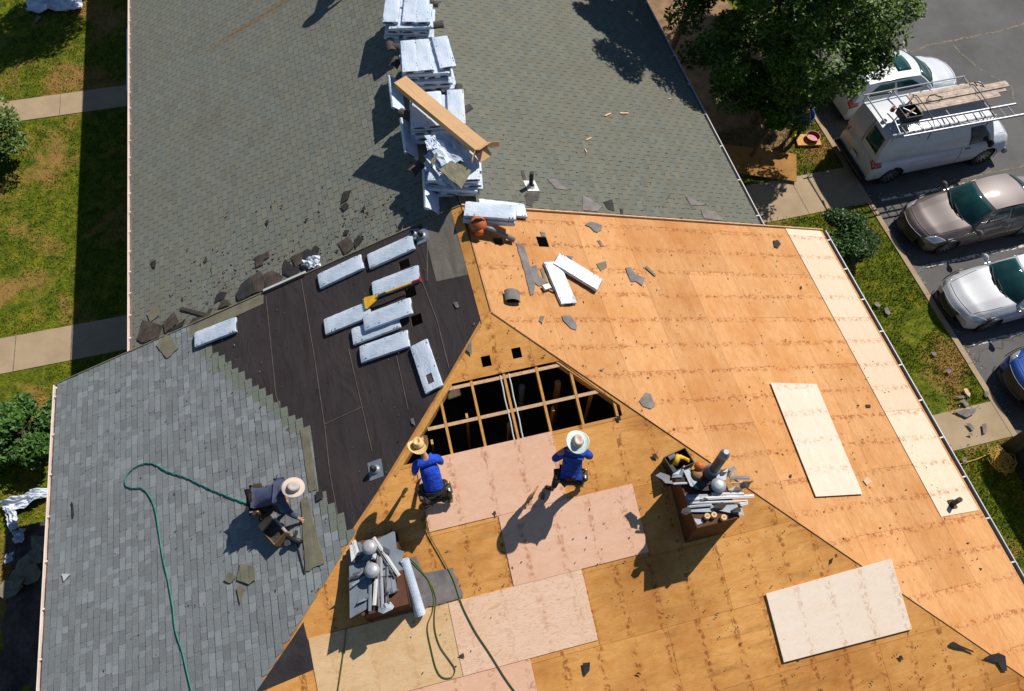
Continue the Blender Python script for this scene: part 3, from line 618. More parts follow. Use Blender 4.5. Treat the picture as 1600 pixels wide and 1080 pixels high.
# ---------------------------------------------------------------- shingle bundles
def bundle_proto(seed,L=1.0,W_=.345,H=.078,torn=False):
    r=random.Random(seed); root=thing('shingle_bundle','','bundle',(0,0,0))
    b=MB(); nu,nv=16,6
    def top(u,v):
        x=(u-.5)*L; y=(v-.5)*W_; e=min(u,1-u)*L; f=min(v,1-v)*W_
        z=H-.012*math.exp(-e/.02)-.01*math.exp(-f/.015)+.007*noise.noise(Vector((u*7+seed,v*4,seed)))+.004*noise.noise(Vector((u*22,v*9,seed)))
        x+=.006*noise.noise(Vector((v*9,seed,4)))*(1 if u>.5 else -1)*(1 if e<.01 else 0)
        y+=.006*noise.noise(Vector((u*9,seed,7)))*(1 if f<.01 else 0)
        return Vector((x,y,z))
    sk=(lambda i,j: (11<=i<=13 and 2<=j<=3)) if torn else None
    b.grid(top,nu,nv,R['wrap'],skip=sk)
    def side(s,ax):
        def fn(u,v):
            if ax=='y': p=top(u,0 if s<0 else 1)
            else: p=top(0 if s<0 else 1,u)
            q=p.copy(); q.z=v*p.z+.0; k=math.sin(v*math.pi)*.008*(1+noise.noise(Vector((u*14,seed,v*3+s)))*1.6)
            if ax=='y': q.y+=s*k
            else: q.x+=s*k
            return q
        return fn
    b.grid(side(-1,'y'),nu,3,R['wrap']); b.grid(side(1,'y'),nu,3,R['wrap']); b.grid(side(-1,'x'),nv,3,R['wrap']); b.grid(side(1,'x'),nv,3,R['wrap'])
    b.add([(-L/2,-W_/2,0),(L/2,-W_/2,0),(L/2,W_/2,0),(-L/2,W_/2,0)],[(3,2,1,0)],R['wrap'])
    for k in range(6):
        x=r.choice((-1,1))*r.uniform(.36,.46)*L if r.random()<.6 else r.uniform(-.4,.4)*L; y=r.choice((-1,1))*r.uniform(.38,.44)*W_
        w=r.uniform(.012,.035); u=x/L+.5; v=y/W_+.5; z=top(u,v).z+.004; b.box((x,y,z-.003),(x+w,y+r.uniform(.006,.014),z),R['print'])
    b.build('wrapper',parent=root,local=True,smooth=True,recalc=not torn)
    # folded ends where the dark edges of the shingles show
    b=MB()
    for s in (-1,1):
        a=r.uniform(.06,.1); c=r.uniform(.2,.26); x=s*(L/2+.011)
        y0=-W_/2+a; n=5
        vs=[(x,y0,.018),(x+.0*s,y0+c*.3,.012),(x,y0+c*.8,.016),(x,y0+c,.03),(x,y0+c*.8,.052),(x,y0+c*.3,.058),(x,y0+.01,.04)]
        b.add(vs,[tuple(range(7)) if s>0 else tuple(reversed(range(7)))],R['shingle_dark'])
    b.build('shingle_edge',parent=root,local=True)
    if torn:
        b=MB(); b.box((-L/2+.04,-W_/2+.04,H-.03),(L/2-.04,W_/2-.04,H-.014),R['shingle_dark']); b.build('shingles',parent=root,local=True)
    return root
protos=[bundle_proto(s) for s in (1,2,3)]; torn=bundle_proto(9,torn=True,L=1.02); used=set()
def put(M,label,group,which=None):
    p=which or protos[rnd.randrange(3)]
    if p.name in used: o=copy_tree(p,M,label,group)
    else: used.add(p.name); p.matrix_world=M; o=tag(p,label,'bundle',group)
    if rnd.random()<.5 and which is None: o.matrix_world=M@Matrix.Rotation(math.pi,4,'Z')
    return o
GL='wrapped shingle bundles laid out on the underlayment'
for a,c,h,l in [((498,443),(570,409),.006,'wrapped shingle bundle nearest the drip edge, upper left of the underlayment'),
 ((576,412),(649,379),.006,'wrapped shingle bundle beside the blue vent flashing at the top'),
 ((582,456),(659,427),.006,'wrapped shingle bundle just above the yellow shovel'),
 ((507,514),(583,483),.006,'wrapped shingle bundle under the blade of the shovel'),
 ((549,530),(630,499),.006,'wrapped shingle bundle half hidden under the one overlapping it'),
 ((570,507),(645,479),.093,'wrapped shingle bundle lying on top of another below the shovel'),
 ((568,555),(637,531),.012,'wrapped shingle bundle with a loose tail of film at its lower left')]:
    m,_=frame('L',a,c,h); put(m,l,GL)
m,_=frame('L',(656,538),(680,610),.006); put(m,'torn shingle bundle laid lengthwise next to the rafter opening',GL,torn)
m,_=frame('L',(309,532),(369,509),.03); put(m,'wrapped shingle bundle on the edge between new shingles and dark underlayment','wrapped shingle bundles',)
m,_=frame('R',(860,413),(887,476),.006); put(m,'scuffed shingle bundle on the orange plywood, lower arm of the crossed pair','crossed shingle bundles on the plywood')
m,_=frame('R',(872,409),(931,445),.05); put(m,'scuffed shingle bundle on the orange plywood, reaching right from the crossed pair','crossed shingle bundles on the plywood')
ERX=[('H',(727,339),(802,343),-.02,'lowest bundle of the small stack at the ridge peak'),('H',(727,336),(803,341),.07,'middle bundle of the small stack at the ridge peak'),('H',(727,329),(806,335),.17,'topmost bundle of the small stack at the ridge peak'),]
for pl,a,c,h,l in ERX:
    m,_=frame(pl,a,c,h); put(m,l,'bundles stacked at the ridge peak')
m,_=frame('R',(757,325),(812,331),.03); put(m,'bundle sticking out behind the small stack at the ridge peak','bundles stacked at the ridge peak')
def stack(x,y,rot,layers,where,z0=-.14,top2=True,skip=()):
    """layers of bundles laid alternately along and across the ridge"""
    r=random.Random(int(y*10)); words=['lowest','second','third','fourth','fifth','sixth','seventh','eighth']
    for k in range(layers):
        along=(layers-1-k)%2==0; z=z0+k*.088
        for j in (-1,0,1):
            if (k,j) in skip: continue
            off=j*.355; jx,jy=r.uniform(-.06,.06),r.uniform(-.06,.06)
            A=Matrix.Translation((x,y,z))@Matrix.Rotation(rot+r.uniform(-.08,.08),4,'Z')
            A=A@Matrix.Translation((off+jx,jy,0) if along else (jx,off+jy,0))@Matrix.Rotation((math.pi/2 if along else 0)+r.uniform(-.02,.02),4,'Z')
            side=({-1:'left',0:'middle',1:'right'} if along else {-1:'near',0:'middle',1:'far'})[j]
            lay='topmost' if k==layers-1 else words[k]
            put(A,f'{side} bundle in the {lay} layer of {where}','bundles stacked along the ridge of the rear roof')
stack(.02,8.18,-.22,6,'the farthest stack on the rear ridge')
stack(.10,6.45,-.10,7,'the tidy stack above the cardboard box')
stack(.02,4.92,-.18,6,'the stack crossed by the cardboard box')
stack(.0,11.6,-.1,6,'the unseen stack added under the shadow casting worker',z0=-.16)  # added out of view, lifts the worker whose shadow falls on the left slope
stack(.05,3.42,-.25,6,'the messy stack nearest the stripped roof',skip=((5,-1),(4,1)))
m=Matrix.Translation((-.52,3.05,-.05))@Matrix.Rotation(1.42,4,'Z')@Matrix.Rotation(.75,4,'X'); put(m,'bundle slipped off the left side of the messy stack','bundles stacked along the ridge of the rear roof')
m=Matrix.Translation((-.68,4.65,-.12))@Matrix.Rotation(1.5,4,'Z')@Matrix.Rotation(.8,4,'X'); put(m,'bundle leaning on the left side of the box-crossed stack','bundles stacked along the ridge of the rear roof')
m=Matrix.Translation((-.72,6.0,-.12))@Matrix.Rotation(1.5,4,'Z')@Matrix.Rotation(.8,4,'X'); put(m,'bundle leaning on the left side of the tidy stack','bundles stacked along the ridge of the rear roof')
# torn film and exposed shingles on the messy stack
def hq(pts,z,amp,mat,name,label,cat,seed,**k): return crumple('H',pts,z,amp,mat,name,label,cat,None,seed,**k)
hq([(663,214),(700,206),(735,250),(690,262)],.44,.06,R['wrap'],'torn_wrapper','crumpled torn film spread over the messy stack','plastic film',1)
hq([(700,206),(728,216),(741,262),(716,250)],.47,.03,R['wrap'],'torn_wrapper','smooth loose film sheet on the right of the messy stack','plastic film',5)
hq([(662,245),(690,236),(722,288),(705,300)],.34,.05,R['wrap'],'torn_wrapper','twisted film hanging down the front of the messy stack','plastic film',3)
hq([(664,222),(680,212),(684,232),(668,236)],.50,.05,R['wrap'],'torn_wrapper','small balled film at the left corner of the messy stack','plastic film',8)
hq([(707,253),(736,268),(721,297),(685,267)],.50,.015,R['olive'],'loose_shingle','bare olive grey shingles exposed on the messy stack','shingle',2,th=.03)
hq([(673,252),(682,240),(684,243),(676,263)],.50,.02,R['olive'],'loose_shingle','narrow olive shingle strip poking from the torn film','shingle',4,th=.015)
# bent dark shingles under the stacks
for i,(px,py,s,l) in enumerate([(610,72,.19,'at the left foot of the farthest stack'),(621,72,.17,'right of the first curled one by the farthest stack'),(617,98,.2,'left of the tidy stack, in its shade'),(634,178,.2,'left of the box-crossed stack, in shade'),(728,170,.16,'on the right of the box-crossed stack'),(738,208,.16,'right of the stack under the cardboard box'),(682,38,.2,'between the two farthest stacks'),(716,138,.15,'right below the tidy stack'),(678,5,.17,'right of the farthest stack'),(650,262,.2,'left of the messy stack, in shade')]):
    c=U('H',px,py,.02 if px<660 or py==5 else .05); b=MB(); A=Matrix.Translation(c)@Matrix.Rotation(i*1.3,4,'Z')
    def fn(u,v,s=s,A=A): a=(u-.5)*2.6; return A@Vector((s*.6*math.sin(a),(v-.5)*s*1.6,s*.55*math.cos(a)-s*.3))
    b.grid(fn,8,2,R['shingle_dark']); o=b.build('curled_shingle',smooth=False); mo=o.modifiers.new('s','SOLIDIFY'); mo.thickness=.012; tag(o,'dark curled shingle '+l,'shingle','curled shingles under the stacks')
# ---------------------------------------------------------------- long cardboard box
zc=.60; A=U('H',626,132,zc); B_=U('H',752,236,zc); d=(B_-A); Lb=d.length; m=Matrix.Translation(A)@Matrix.Rotation(math.atan2(d.y,d.x),4,'Z')
bx=thing('cardboard_box','long narrow cardboard box lying across the bundle stacks with its end flaps open','box',mat=m)
b=MB(); w,h,t=.155,.13,.006
b.box((0,-w,0),(Lb,w,t),R['card']); b.box((0,-w,h),(Lb,w,h+t),R['card']); b.box((0,-w,t),(Lb,-w+t,h),R['card']); b.box((0,w-t,t),(Lb,w,h),R['card']); b.box((0,-w+t,t),(t,w-t,h),R['card'])
b.box((Lb*.0+.02,-.03,h+t),(Lb-.02,.03,h+t+.0015),R['card']); b.build('carton',parent=bx,local=True)
for (y0,y1,z0,z1,dy,dz,l) in ((-w,-w,0,h,-.20,0,'side'),(w,w,0,h,.20,-.02,'side'),(-w,w,h,h,0,.10,'top'),(-w,w,0,0,0,-.12,'bottom')):
    b=MB(); L2=.13
    q=[Vector((Lb,y0,z0)),Vector((Lb,y1,z1)),Vector((Lb+L2,y1+dy,z1+dz)),Vector((Lb+L2,y0+dy,z0+dz))]
    nn=(q[1]-q[0]).cross(q[2]-q[0]).normalized(); b.add(q+[p-nn*t for p in q],[(0,1,2,3),(7,6,5,4),(0,4,5,1),(1,5,6,2),(2,6,7,3),(3,7,4,0)],R['card']); b.build('flap',parent=bx,local=True,recalc=True)
b=MB(); b.tube([(Lb-.25,.02,.06),(Lb-.02,.03,.06)],.05,R['wrap'],10); o=b.build('roll_of_film',parent=bx,local=True)
# ---------------------------------------------------------------- ridge and slope vents, pipes
def flashing(pl,px,py,ang,s,label,domed,h=.008):
    c=U(pl,px,py,h); m=onpl(pl,c.x,c.y,ang,h); t=thing('roof_vent',label,'vent',mat=m,group=None)
    b=MB(); b.box((-s*.62,-s*.5,0),(s*.62,s*.5,.006),R['galv']); b.lathe([(s*.34,.006),(s*.3,.03),(s*.2,.05),(s*.19,.05)],R['galv'],18); b.build('flashing',parent=t,local=True)
    b=MB(); b.lathe([(s*.19,.045),(s*.19,.09),(s*.17,.10),(s*.16,.09),(s*.16,.03)],R['black'],18); b.lathe([(.16*s,.05),(.001,.05)],R['black'],18); b.build('collar',parent=t,local=True)
    if domed:
        b=MB(); b.lathe([(s*.2,.09),(s*.17,.13),(s*.08,.155),(.001,.16)],R['black'],18); b.build('dome',parent=t,local=True,smooth=True)
    return t
flashing('L',587,734,1.55,.27,'square metal vent flashing with a black dome on the dark underlayment beside the hip',True)
flashing('L',660,369,1.5,.26,'metal vent flashing at the top of the underlayment, lying on the new wrapped roof',True)
flashing('L',647,366,1.2,.2,'bluish scrap flashing half under the top vent',False)
c=U('BR',829,292,0); m=onpl('BR',c.x,c.y,.1,.016); t=thing('vent_pipe','short black vent pipe with a white flashing on the old right slope','pipe',mat=m)
b=MB(); b.box((-.13,-.14,0),(.16,.16,.006),R['white']); b.lathe([(.1,.006),(.07,.04),(.06,.05)],R['white'],16); b.build('flashing',parent=t,local=True)
b=MB(); up=m.to_3x3().inverted()@Vector((0,0,1)); b.tube([Vector((0,0,0)),up*.42],.045,R['black'],14); b.build('pipe',parent=t,local=True)
c=U('R',1487,788,.02); m=onpl('R',c.x,c.y,0,.03); t=thing('pipe_stub','short rusty brown pipe stub standing on the pale plywood strip near the right gutter','pipe',mat=m)
b=MB(); b.box((-.09,-.09,0),(.09,.09,.012),R['scrap_brown']); up=m.to_3x3().inverted()@Vector((0,0,1)); b.tube([Vector((0,0,0)),up*.30],.05,R['scrap_brown'],14); b.build('pipe',parent=t,local=True)
# ---------------------------------------------------------------- chimney chases and what lies on them
def chase(x0,x1,y0,y1,zt,label,capmat,flues):
    t=thing('chimney',label,'chimney',((x0+x1)/2,(y0+y1)/2,(y0+y1)/2*T),group=None)
    zb0,zb1=y0*T-.08,y1*T-.08; e=.02
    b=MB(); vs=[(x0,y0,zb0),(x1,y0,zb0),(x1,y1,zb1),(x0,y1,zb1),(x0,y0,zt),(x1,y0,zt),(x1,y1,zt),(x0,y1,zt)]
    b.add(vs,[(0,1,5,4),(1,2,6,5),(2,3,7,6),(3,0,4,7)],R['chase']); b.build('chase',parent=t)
    b=MB(); b.box((x0+.0,y0+.0,zt),(x1,y1,zt+.018),capmat); b.build('cap_board',parent=t)
    for (a,c) in (((x0,y0),(x0,y1)),((x1,y0),(x1,y1))):
        b=MB(); s=-1 if a[0]==x0 else 1; b.box((a[0]-(.012 if s<0 else 0),y0,zt-.03),(a[0]+(.012 if s>0 else 0),y1,zt+.03),R['chase']); b.build('corner_board',parent=t)
    for f in flues: f(t)
    return t
def flue_pipe(x,y,z0,z1,r,m1):
    def f(t):
        b=MB(); b.lathe([(r*1.9,z0),(r*1.5,z0+.06),(r*1.35,z0+.16),(r*1.45,z0+.18),(r,z0+.2)],R['galv'],20,Matrix.Translation((x,y,0))); b.build('collar',parent=t,smooth=True)
        b=MB(); b.tube([(x,y,z0+.1),(x,y,z1)],r,m1,18); b.build('flue',parent=t,smooth=False)
        b=MB(); b.lathe([(r*1.0,z1),(r*1.06,z1+.01),(r*1.06,z1+.12),(r*.55,z1+.2),(.001,z1+.2)],R['galv'],12,Matrix.Translation((x,y,0))); b.build('flue_tip',parent=t)
    return f
def flue_dome(x,y,z0,z1,r,m=None):
    def f(t):
        b=MB(); b.tube([(x,y,z0),(x,y,z1)],r*.72,R['galv'],16); b.build('flue',parent=t,smooth=False)
        b=MB(); b.lathe([(r*.7,z1-.03),(r*.98,z1-.035),(r,z1-.005),(r*.97,z1+.012),(r*.80,z1+.02),(r*.78,z1+.026),(r*.5,z1+.04),(.001,z1+.046)],m or R['alu'],24,Matrix.Translation((x,y,0))); b.build('flue_cap',parent=t,smooth=True)
    return f
ZR=-.76; ZL=-1.12
fa=U('H',1112,738,ZR+.03); fb=U('H',1123,758,-.60)
chase(2.48,3.22,-4.48,-3.50,ZR,'right chimney chase with a tall dark flue and one round cap, heaped with metal scraps',R['brick'],[flue_pipe(fa.x,fa.y,ZR,.02,.08,R['tin_dark']),flue_dome(fb.x,fb.y,ZR,-.60,.13)])
chase(-3.15,-2.39,-4.45,-3.25,ZL,'left chimney chase with two round flue caps, covered with metal sheets',R['brick'],[flue_dome(-2.85,-3.47,ZL,-.82,.125),flue_dome(-2.87,-3.84,ZL,-.86,.125)])
def plate(z,pts,mat,label,name='metal_sheet',cat='metal sheet',group=None,th=.006,tilt=0.,ribs=0):
    P=[U('H',x,y,z) for x,y in pts]
    c=sum(P,Vector())/len(P)
    P=[p+Vector((0,0,tilt*(p.x-c.x))) for p in P]
    b=MB(); b.poly(P,(0,0,1),th,mat); 
    for k in range(ribs):
        u=(k+1)/(ribs+1); a=P[0].lerp(P[1],u); d=P[3].lerp(P[2],u); b.bar(a+Vector((0,0,.004)),d+Vector((0,0,.004)),.012,.01,mat)
    return tag(b.build(name),label,cat,group)
def strip(z,a,c,w,mat,label,name='metal_strip',group='metal strips on the chimneys',h=.018,dz=0.):
    P=U('H',*a,z); Q=U('H',*c,z+dz); b=MB(); b.bar(P,Q,w,h,mat); b.bar(P+Vector((0,0,h*.5+.004)),Q+Vector((0,0,h*.5+.004)),w*.35,.008,mat)
    return tag(b.build(name),label,'metal strip',group)
GS='metal sheets on the chimneys'
z=-1.06
plate(z,[(545,851),(563,847),(583,880),(580,948),(546,966)],R['tin'],'long metal sheet overhanging the left side of the left chimney',group=GS,tilt=.12,ribs=3)
plate(z+.06,[(590,842),(617,829),(620,858),(632,862),(622,880),(631,890),(611,895)],R['tin'],'jagged grey metal sheet at the top right of the left chimney',group=GS,tilt=.05)
plate(z+.03,[(596,878),(615,885),(620,922),(603,932)],R['tin'],'ribbed metal sheet in the middle of the left chimney',group=GS,ribs=2)
plate(z+.05,[(546,852),(556,849),(556,870),(549,878)],R['white'],'white folded metal end at the upper left of the left chimney',group=GS)
for a,c,w,mt,l,dz in [((553,845),(559,868),.07,R['white'],'short white strip at the upper left corner of the left chimney',0),((584,840),(624,900),.055,R['white'],'long white strip slanting across the left chimney',.02),((580,842),(617,903),.03,R['tin_dark'],'dark angle iron next to the long white strip',0),
  ((590,868),(592,948),.035,R['galv'],'shiny strip hanging down the middle of the left chimney',-.02),((595,870),(598,950),.05,R['alu'],'pale strip in the bunch at the foot of the left chimney',0),((588,905),(585,946),.06,R['white'],'white strip in the bunch at the foot of the left chimney',0),((600,900),(607,944),.04,R['tin_dark'],'dark strip in the bunch at the foot of the left chimney',0),((606,880),(604,945),.035,R['galv'],'thin bright strip right of the bunch on the left chimney',0),
  ((579,905),(578,955),.05,R['tin'],'short grey strip left of the bunch on the left chimney',0),((551,915),(571,900),.03,R['alu'],'small bright strip lying on the overhanging sheet',0),((594,902),(613,899),.015,R['tin_dark'],'thin dark rod across the left chimney',.01),((577,870),(574,888),.04,R['tin'],'short strip standing between the two round caps',.08)]:
    strip(z+.05,a,c,w,mt,l,dz=dz)
z=-.70
plate(z,[(1110,785),(1158,788),(1163,806),(1100,793)],R['tin'],'triangular metal sheet at the lower right of the right chimney',group=GS)
plate(z-.0,[(1070,773),(1113,772),(1115,800),(1078,800)],R['tin'],'flat metal sheet in the centre of the right chimney',group=GS)
plate(z+.04,[(1068,738),(1078,731),(1098,748),(1092,765),(1078,760)],R['tin'],'bent metal sheet left of the flue on the right chimney',group=GS,tilt=-.3)
plate(z+.03,[(1128,740),(1147,728),(1150,733),(1132,749)],R['tin'],'narrow grey sheet right of the flue on the right chimney',group=GS,tilt=.1)
plate(z+.05,[(1118,745),(1138,731),(1134,750),(1122,752)],R['galv'],'small bright sheet behind the round cap',group=GS)
plate(z-.04,[(1083,810),(1098,812),(1100,816),(1090,820)],R['galv'],'bright scrap of sheet at the near corner of the right chimney',group=GS)
for a,c,w,mt,l,dz in [((1075,780),(1178,775),.055,R['alu'],'long shiny channel lying across the right chimney',0),((1078,786),(1168,783),.035,R['white'],'white strip just below the long shiny channel',0),((1112,772),(1162,772),.05,R['white'],'white strip just above the long shiny channel',0),((1074,792),(1112,789),.04,R['galv'],'short bright channel at the left of the right chimney',0),((1156,788),(1168,785),.07,R['white'],'short white block end at the right of the chimney',0),
  ((1140,746),(1171,747),.07,R['tin_dark'],'black folded strip reaching right of the round cap',0),((1136,756),(1160,754),.02,R['galv'],'thin rod reaching right of the round cap',0),((1052,756),(1075,755),.03,R['alu'],'thin rod at the left edge of the right chimney',0),((1066,734),(1088,762),.045,R['tin'],'grey strip slanting over the left of the right chimney',.02),((1076,733),(1098,748),.03,R['tin_dark'],'dark strip slanting next to the flue collar',0)]:
    strip(z+.03,a,c,w,mt,l,dz=dz)
plate(z+.0,[(1024,743),(1032,738),(1046,743),(1052,756),(1040,755),(1034,749)],R['tin_dark'],'dark torn metal flap sticking out left of the right chimney',group=GS)
for i,(x,y) in enumerate([(1105.5,806),(1116,804),(1131.5,808)]):
    c=U('H',x,y,-.66); b=MB(); b.lathe([(.001,.0),(.048,0),(.05,-.02),(.05,-.16),(.03,-.16)],R['straw'],14,Matrix.Translation(c)); b.lathe([(.02,.002),(.001,.002)],R['tin_dark'],8,Matrix.Translation(c)); tag(b.build('nail_coil'),['left','middle','right'][i]+' of the three yellowish round cans on the near edge of the right chimney','can','round cans on the chimney')
c=U('H',1092,729,-.60); b=MB(); b.lathe([(.001,.09),(.05,.08),(.085,.03),(.08,-.02),(.05,-.06)],R['orange'],14,Matrix.Translation(c)); tag(b.build('orange_cap',smooth=True),'round orange plastic cap beside the flue collar','cap')
c=U('H',1089,741,-.64); b=MB(); b.lathe([(.001,.05),(.07,.04),(.1,0),(.1,-.05)],R['tan'],12,Matrix.Translation(c)); tag(b.build('leather_pouch',smooth=True),'tan rounded pouch below the orange cap','pouch')
def junk(tag_,z,spots,seed):
    r=random.Random(seed)
    for i,(x,y,w) in enumerate(spots):
        c=U('H',x,y,z+r.uniform(0,.06)); k=r.choice((5,6,7)); P=[]
        for j in range(k): a=6.283*j/k+r.uniform(-.3,.3); d=r.uniform(.05,.14); P.append(c+Vector((d*math.cos(a)*1.4,d*math.sin(a)*.7,r.uniform(-.02,.05))))
        b=MB(); n=len(P); b.add(P+[c+Vector((0,0,.03))],[(j,(j+1)%n,n) for j in range(n)],r.choice((R['scrap_black'],R['shingle_dark'],R['tin_dark'],R['tin'],R['scrap_brown'])))
        o=b.build('scrap_piece'); o.modifiers.new('s','SOLIDIFY').thickness=.008; tag(o,w+' bent scrap lying on the '+tag_+' chimney','scrap','bent scraps heaped on the '+tag_+' chimney')
junk('right',-.70,[(1068,748,'upper left'),(1084,752,'second from the left'),(1100,757,'central'),(1144,768,'right of the round cap'),(1150,797,'lower right'),(1098,783,'half hidden lower'),(1074,800,'lower left'),(1137,738,'top right'),(1060,742,'leftmost'),(1108,762,'dark central'),(1165,760,'far right'),(1128,790,'middle lower')],3)
junk('left',-1.06,[(562,872,'upper left'),(600,862,'upper middle'),(587,932,'lower middle'),(612,925,'lower right'),(570,935,'lower left'),(595,890,'central'),(558,900,'left'),(620,872,'upper right'),(604,950,'lowest'),(580,868,'between the caps')],4)
# open case with yellow tools behind the chimney
c=U('F',1056,728,.0); t=thing('tool_box','open black tool box with yellow tools behind the right chimney','tool box',c); A=Matrix.Translation(c)@Matrix.Rotation(.2,4,'Z')
b=MB()
for a_,b2 in (((-.22,-.16,.0),(.22,.16,.02)),((-.22,-.16,.02),(-.205,.16,.3)),((.205,-.16,.02),(.22,.16,.3)),((-.205,-.16,.02),(.205,-.145,.3)),((-.205,.145,.02),(.205,.16,.3))): b.box(a_,b2,R['black'],A)
b.build('case',parent=t)
b=MB(); b.tube([A@Vector((-.12,-.05,.3)),A@Vector((0,.05,.34)),A@Vector((.1,-.02,.3))],[.05,.06,.03],R['yellow'],10); b.build('drill',parent=t,smooth=True)
b=MB(); b.tube([A@Vector((.05,.06,.28)),A@Vector((.12,-.1,.36))],.035,R['yellow'],8); b.build('handle',parent=t)
b=MB(); b.tube([A@Vector((-.15,.1,.28)),A@Vector((-.02,.1,.3))],.045,R['grey_pl'],8); b.build('battery',parent=t)
c=U('F',1068,735,.2); b=MB(); b.box((-.06,-.05,0),(.06,.05,.06),R['redp'],Matrix.Translation(c)@Matrix.Rotation(.5,4,'Z')); b.box((-.05,-.04,.06),(.05,.04,.066),R['white'],Matrix.Translation(c)@Matrix.Rotation(.5,4,'Z')); tag(b.build('nail_carton'),'small red and white nail carton beside the tool box','carton')
# rolled white film and old felt right of left chimney
P=U('H',631,875,-1.10); Q=U('F',657,960,.10); b=MB()
b.tube([P.lerp(Q,i/12) for i in range(13)],.092,R['wrap'],18); o=b.build('film_roll',smooth=False); tag(o,'long white roll of membrane leaning beside the left chimney','roll')
scrap('F',[(633,873),(650,869),(662,895),(708,887),(724,932),(640,958),(625,900)],R['scrap_grey'],'grey weathered felt sheet under the white roll and green hose','felt_sheet','felt sheet',h=.02,lift=.0)
scrap('F',[(1024,742),(1034,738),(1044,745),(1052,758),(1042,760),(1035,752)],R['scrap_black'],'black torn flap on the plywood left of the right chimney')
# ---------------------------------------------------------------- tools and hoses
sp,_=frame('L',(572,476),(664,439),.05)
t=thing('shovel','yellow long handled tear-off shovel with a red grip lying over the bundles','shovel',mat=sp); Ls=(U('L',664,439,.1)-U('L',572,476,.1)).length
b=MB(); b.poly([(-Ls/2-.0,-.13,.07),(-Ls/2+.03,-.15,.07),(-Ls/2+.24,-.07,.09),(-Ls/2+.30,-.03,.1),(-Ls/2+.30,.03,.1),(-Ls/2+.24,.07,.09),(-Ls/2+.03,.12,.07),(-Ls/2,.10,.07)],(0,0,1),.012,R['yellow'])
for k in range(6): b.box((-Ls/2-.03,-.13+k*.042,.058),(-Ls/2+.02,-.108+k*.042,.066),R['galv'])
b.build('blade',parent=t,local=True)
b=MB(); b.tube([(-Ls/2+.28,0,.1),(-Ls/2+.5,.0,.12),(Ls/2-.22,.0,.10)],.019,R['yellow'],8); b.build('shaft',parent=t,local=True)
b=MB(); b.tube([(-Ls/2+.5,0,.12),(-Ls/2+.33,0,.11)],.026,R['tin_dark'],8); b.build('socket',parent=t,local=True)
b=MB(); b.tube([(Ls/2-.22,0,.10),(Ls/2-.05,0,.10)],.027,R['redp'],8); b.tube([(Ls/2-.05,-.06,.10),(Ls/2-.05,.06,.10)],.02,R['redp'],8); b.build('grip',parent=t,local=True)
c=U('R',747,357,.1); t=thing('leaf_blower','orange leaf blower with a long grey tube resting against the bundles at the peak','leaf blower',c)
b=MB(); b.lathe([(.001,.15),(.09,.14),(.155,.07),(.17,0),(.15,-.07),(.1,-.1)],R['orange'],18,Matrix.Translation(c+Vector((0,0,.12)))@Matrix.Rotation(.5,4,'X')); b.box((-.09,-.2,.02),(.06,-.06,.14),R['orange'],Matrix.Translation(c)); b.build('housing',parent=t,smooth=True)
b=MB(); q=[U('R',758,356,.22),U('R',768,358,.22),U('R',785,366,.15),U('R',803,375,.07)]; b.tube(q,[.05,.045,.045,.055],R['grey_pl'],12); b.build('blower_tube',parent=t,smooth=True)
b=MB(); b.tube([c+Vector((-.12,-.02,.22)),c+Vector((-.04,-.02,.31)),c+Vector((.06,-.02,.30)),c+Vector((.12,-.02,.22))],.02,R['black'],8); b.build('handle',parent=t,smooth=True)
def hose(pl,pts,r,mat,label,h=None,name='air_hose'):
    h=r+.004 if h is None else h; P=[U(pl,*p,h) for p in pts]; out=[]
    for i in range(len(P)-1):
        p0,p1,p2,p3=P[max(i-1,0)],P[i],P[i+1],P[min(i+2,len(P)-1)]
        for k in range(6):
            t=k/6; out.append(.5*((2*p1)+(p2-p0)*t+(2*p0-5*p1+4*p2-p3)*t*t+(3*p1-p0-3*p2+p3)*t**3))
    out.append(P[-1]); b=MB(); b.tube(out,r,mat,7); return tag(b.build(name,smooth=True),label,'hose')
hose('L',[(400,791),(375,783),(330,765),(290,746),(262,737),(240,725),(222,725),(205,735),(196,748),(197,759),(208,763),(222,763),(235,778),(243,800),(248,830),(254,870),(262,905),(270,950),(274,985),(285,1020),(292,1050),(300,1084),(304,1110)],.011,R['hose'],'bright green air hose looping over the new grey shingles',.035)
hose('F',[(663,800),(668,830),(690,870),(708,905),(722,945),(742,985),(765,1020),(790,1060),(812,1090)],.0095,R['hose2'],'dark green hose running down the pink plywood to the lower edge',.034)
hose('F',[(632,868),(650,885),(668,905),(677,930),(676,955),(668,980),(674,1015),(682,1045),(692,1058),(706,1058),(711,1046),(704,1033),(688,1010),(680,985),(679,960),(681,935),(672,910),(656,888),(640,872)],.008,R['hose2'],'olive hose folded in a long narrow loop right of the left chimney',.034)
hose('F',[(541,982),(538,1010),(533,1045),(527,1085)],.010,R['hose2'],'short length of olive hose below the left chimney',.034)
def slab(pl,a,c,w,h,mat,name,label,cat,hh=.03,uv=False,th=None):
    m,L=frame(pl,a,c,hh); t_=th or h; b=MB(); b.box((-L/2,-w/2,0),(L/2,w/2,t_),mat,m); return tag(b.build(name),label,cat)
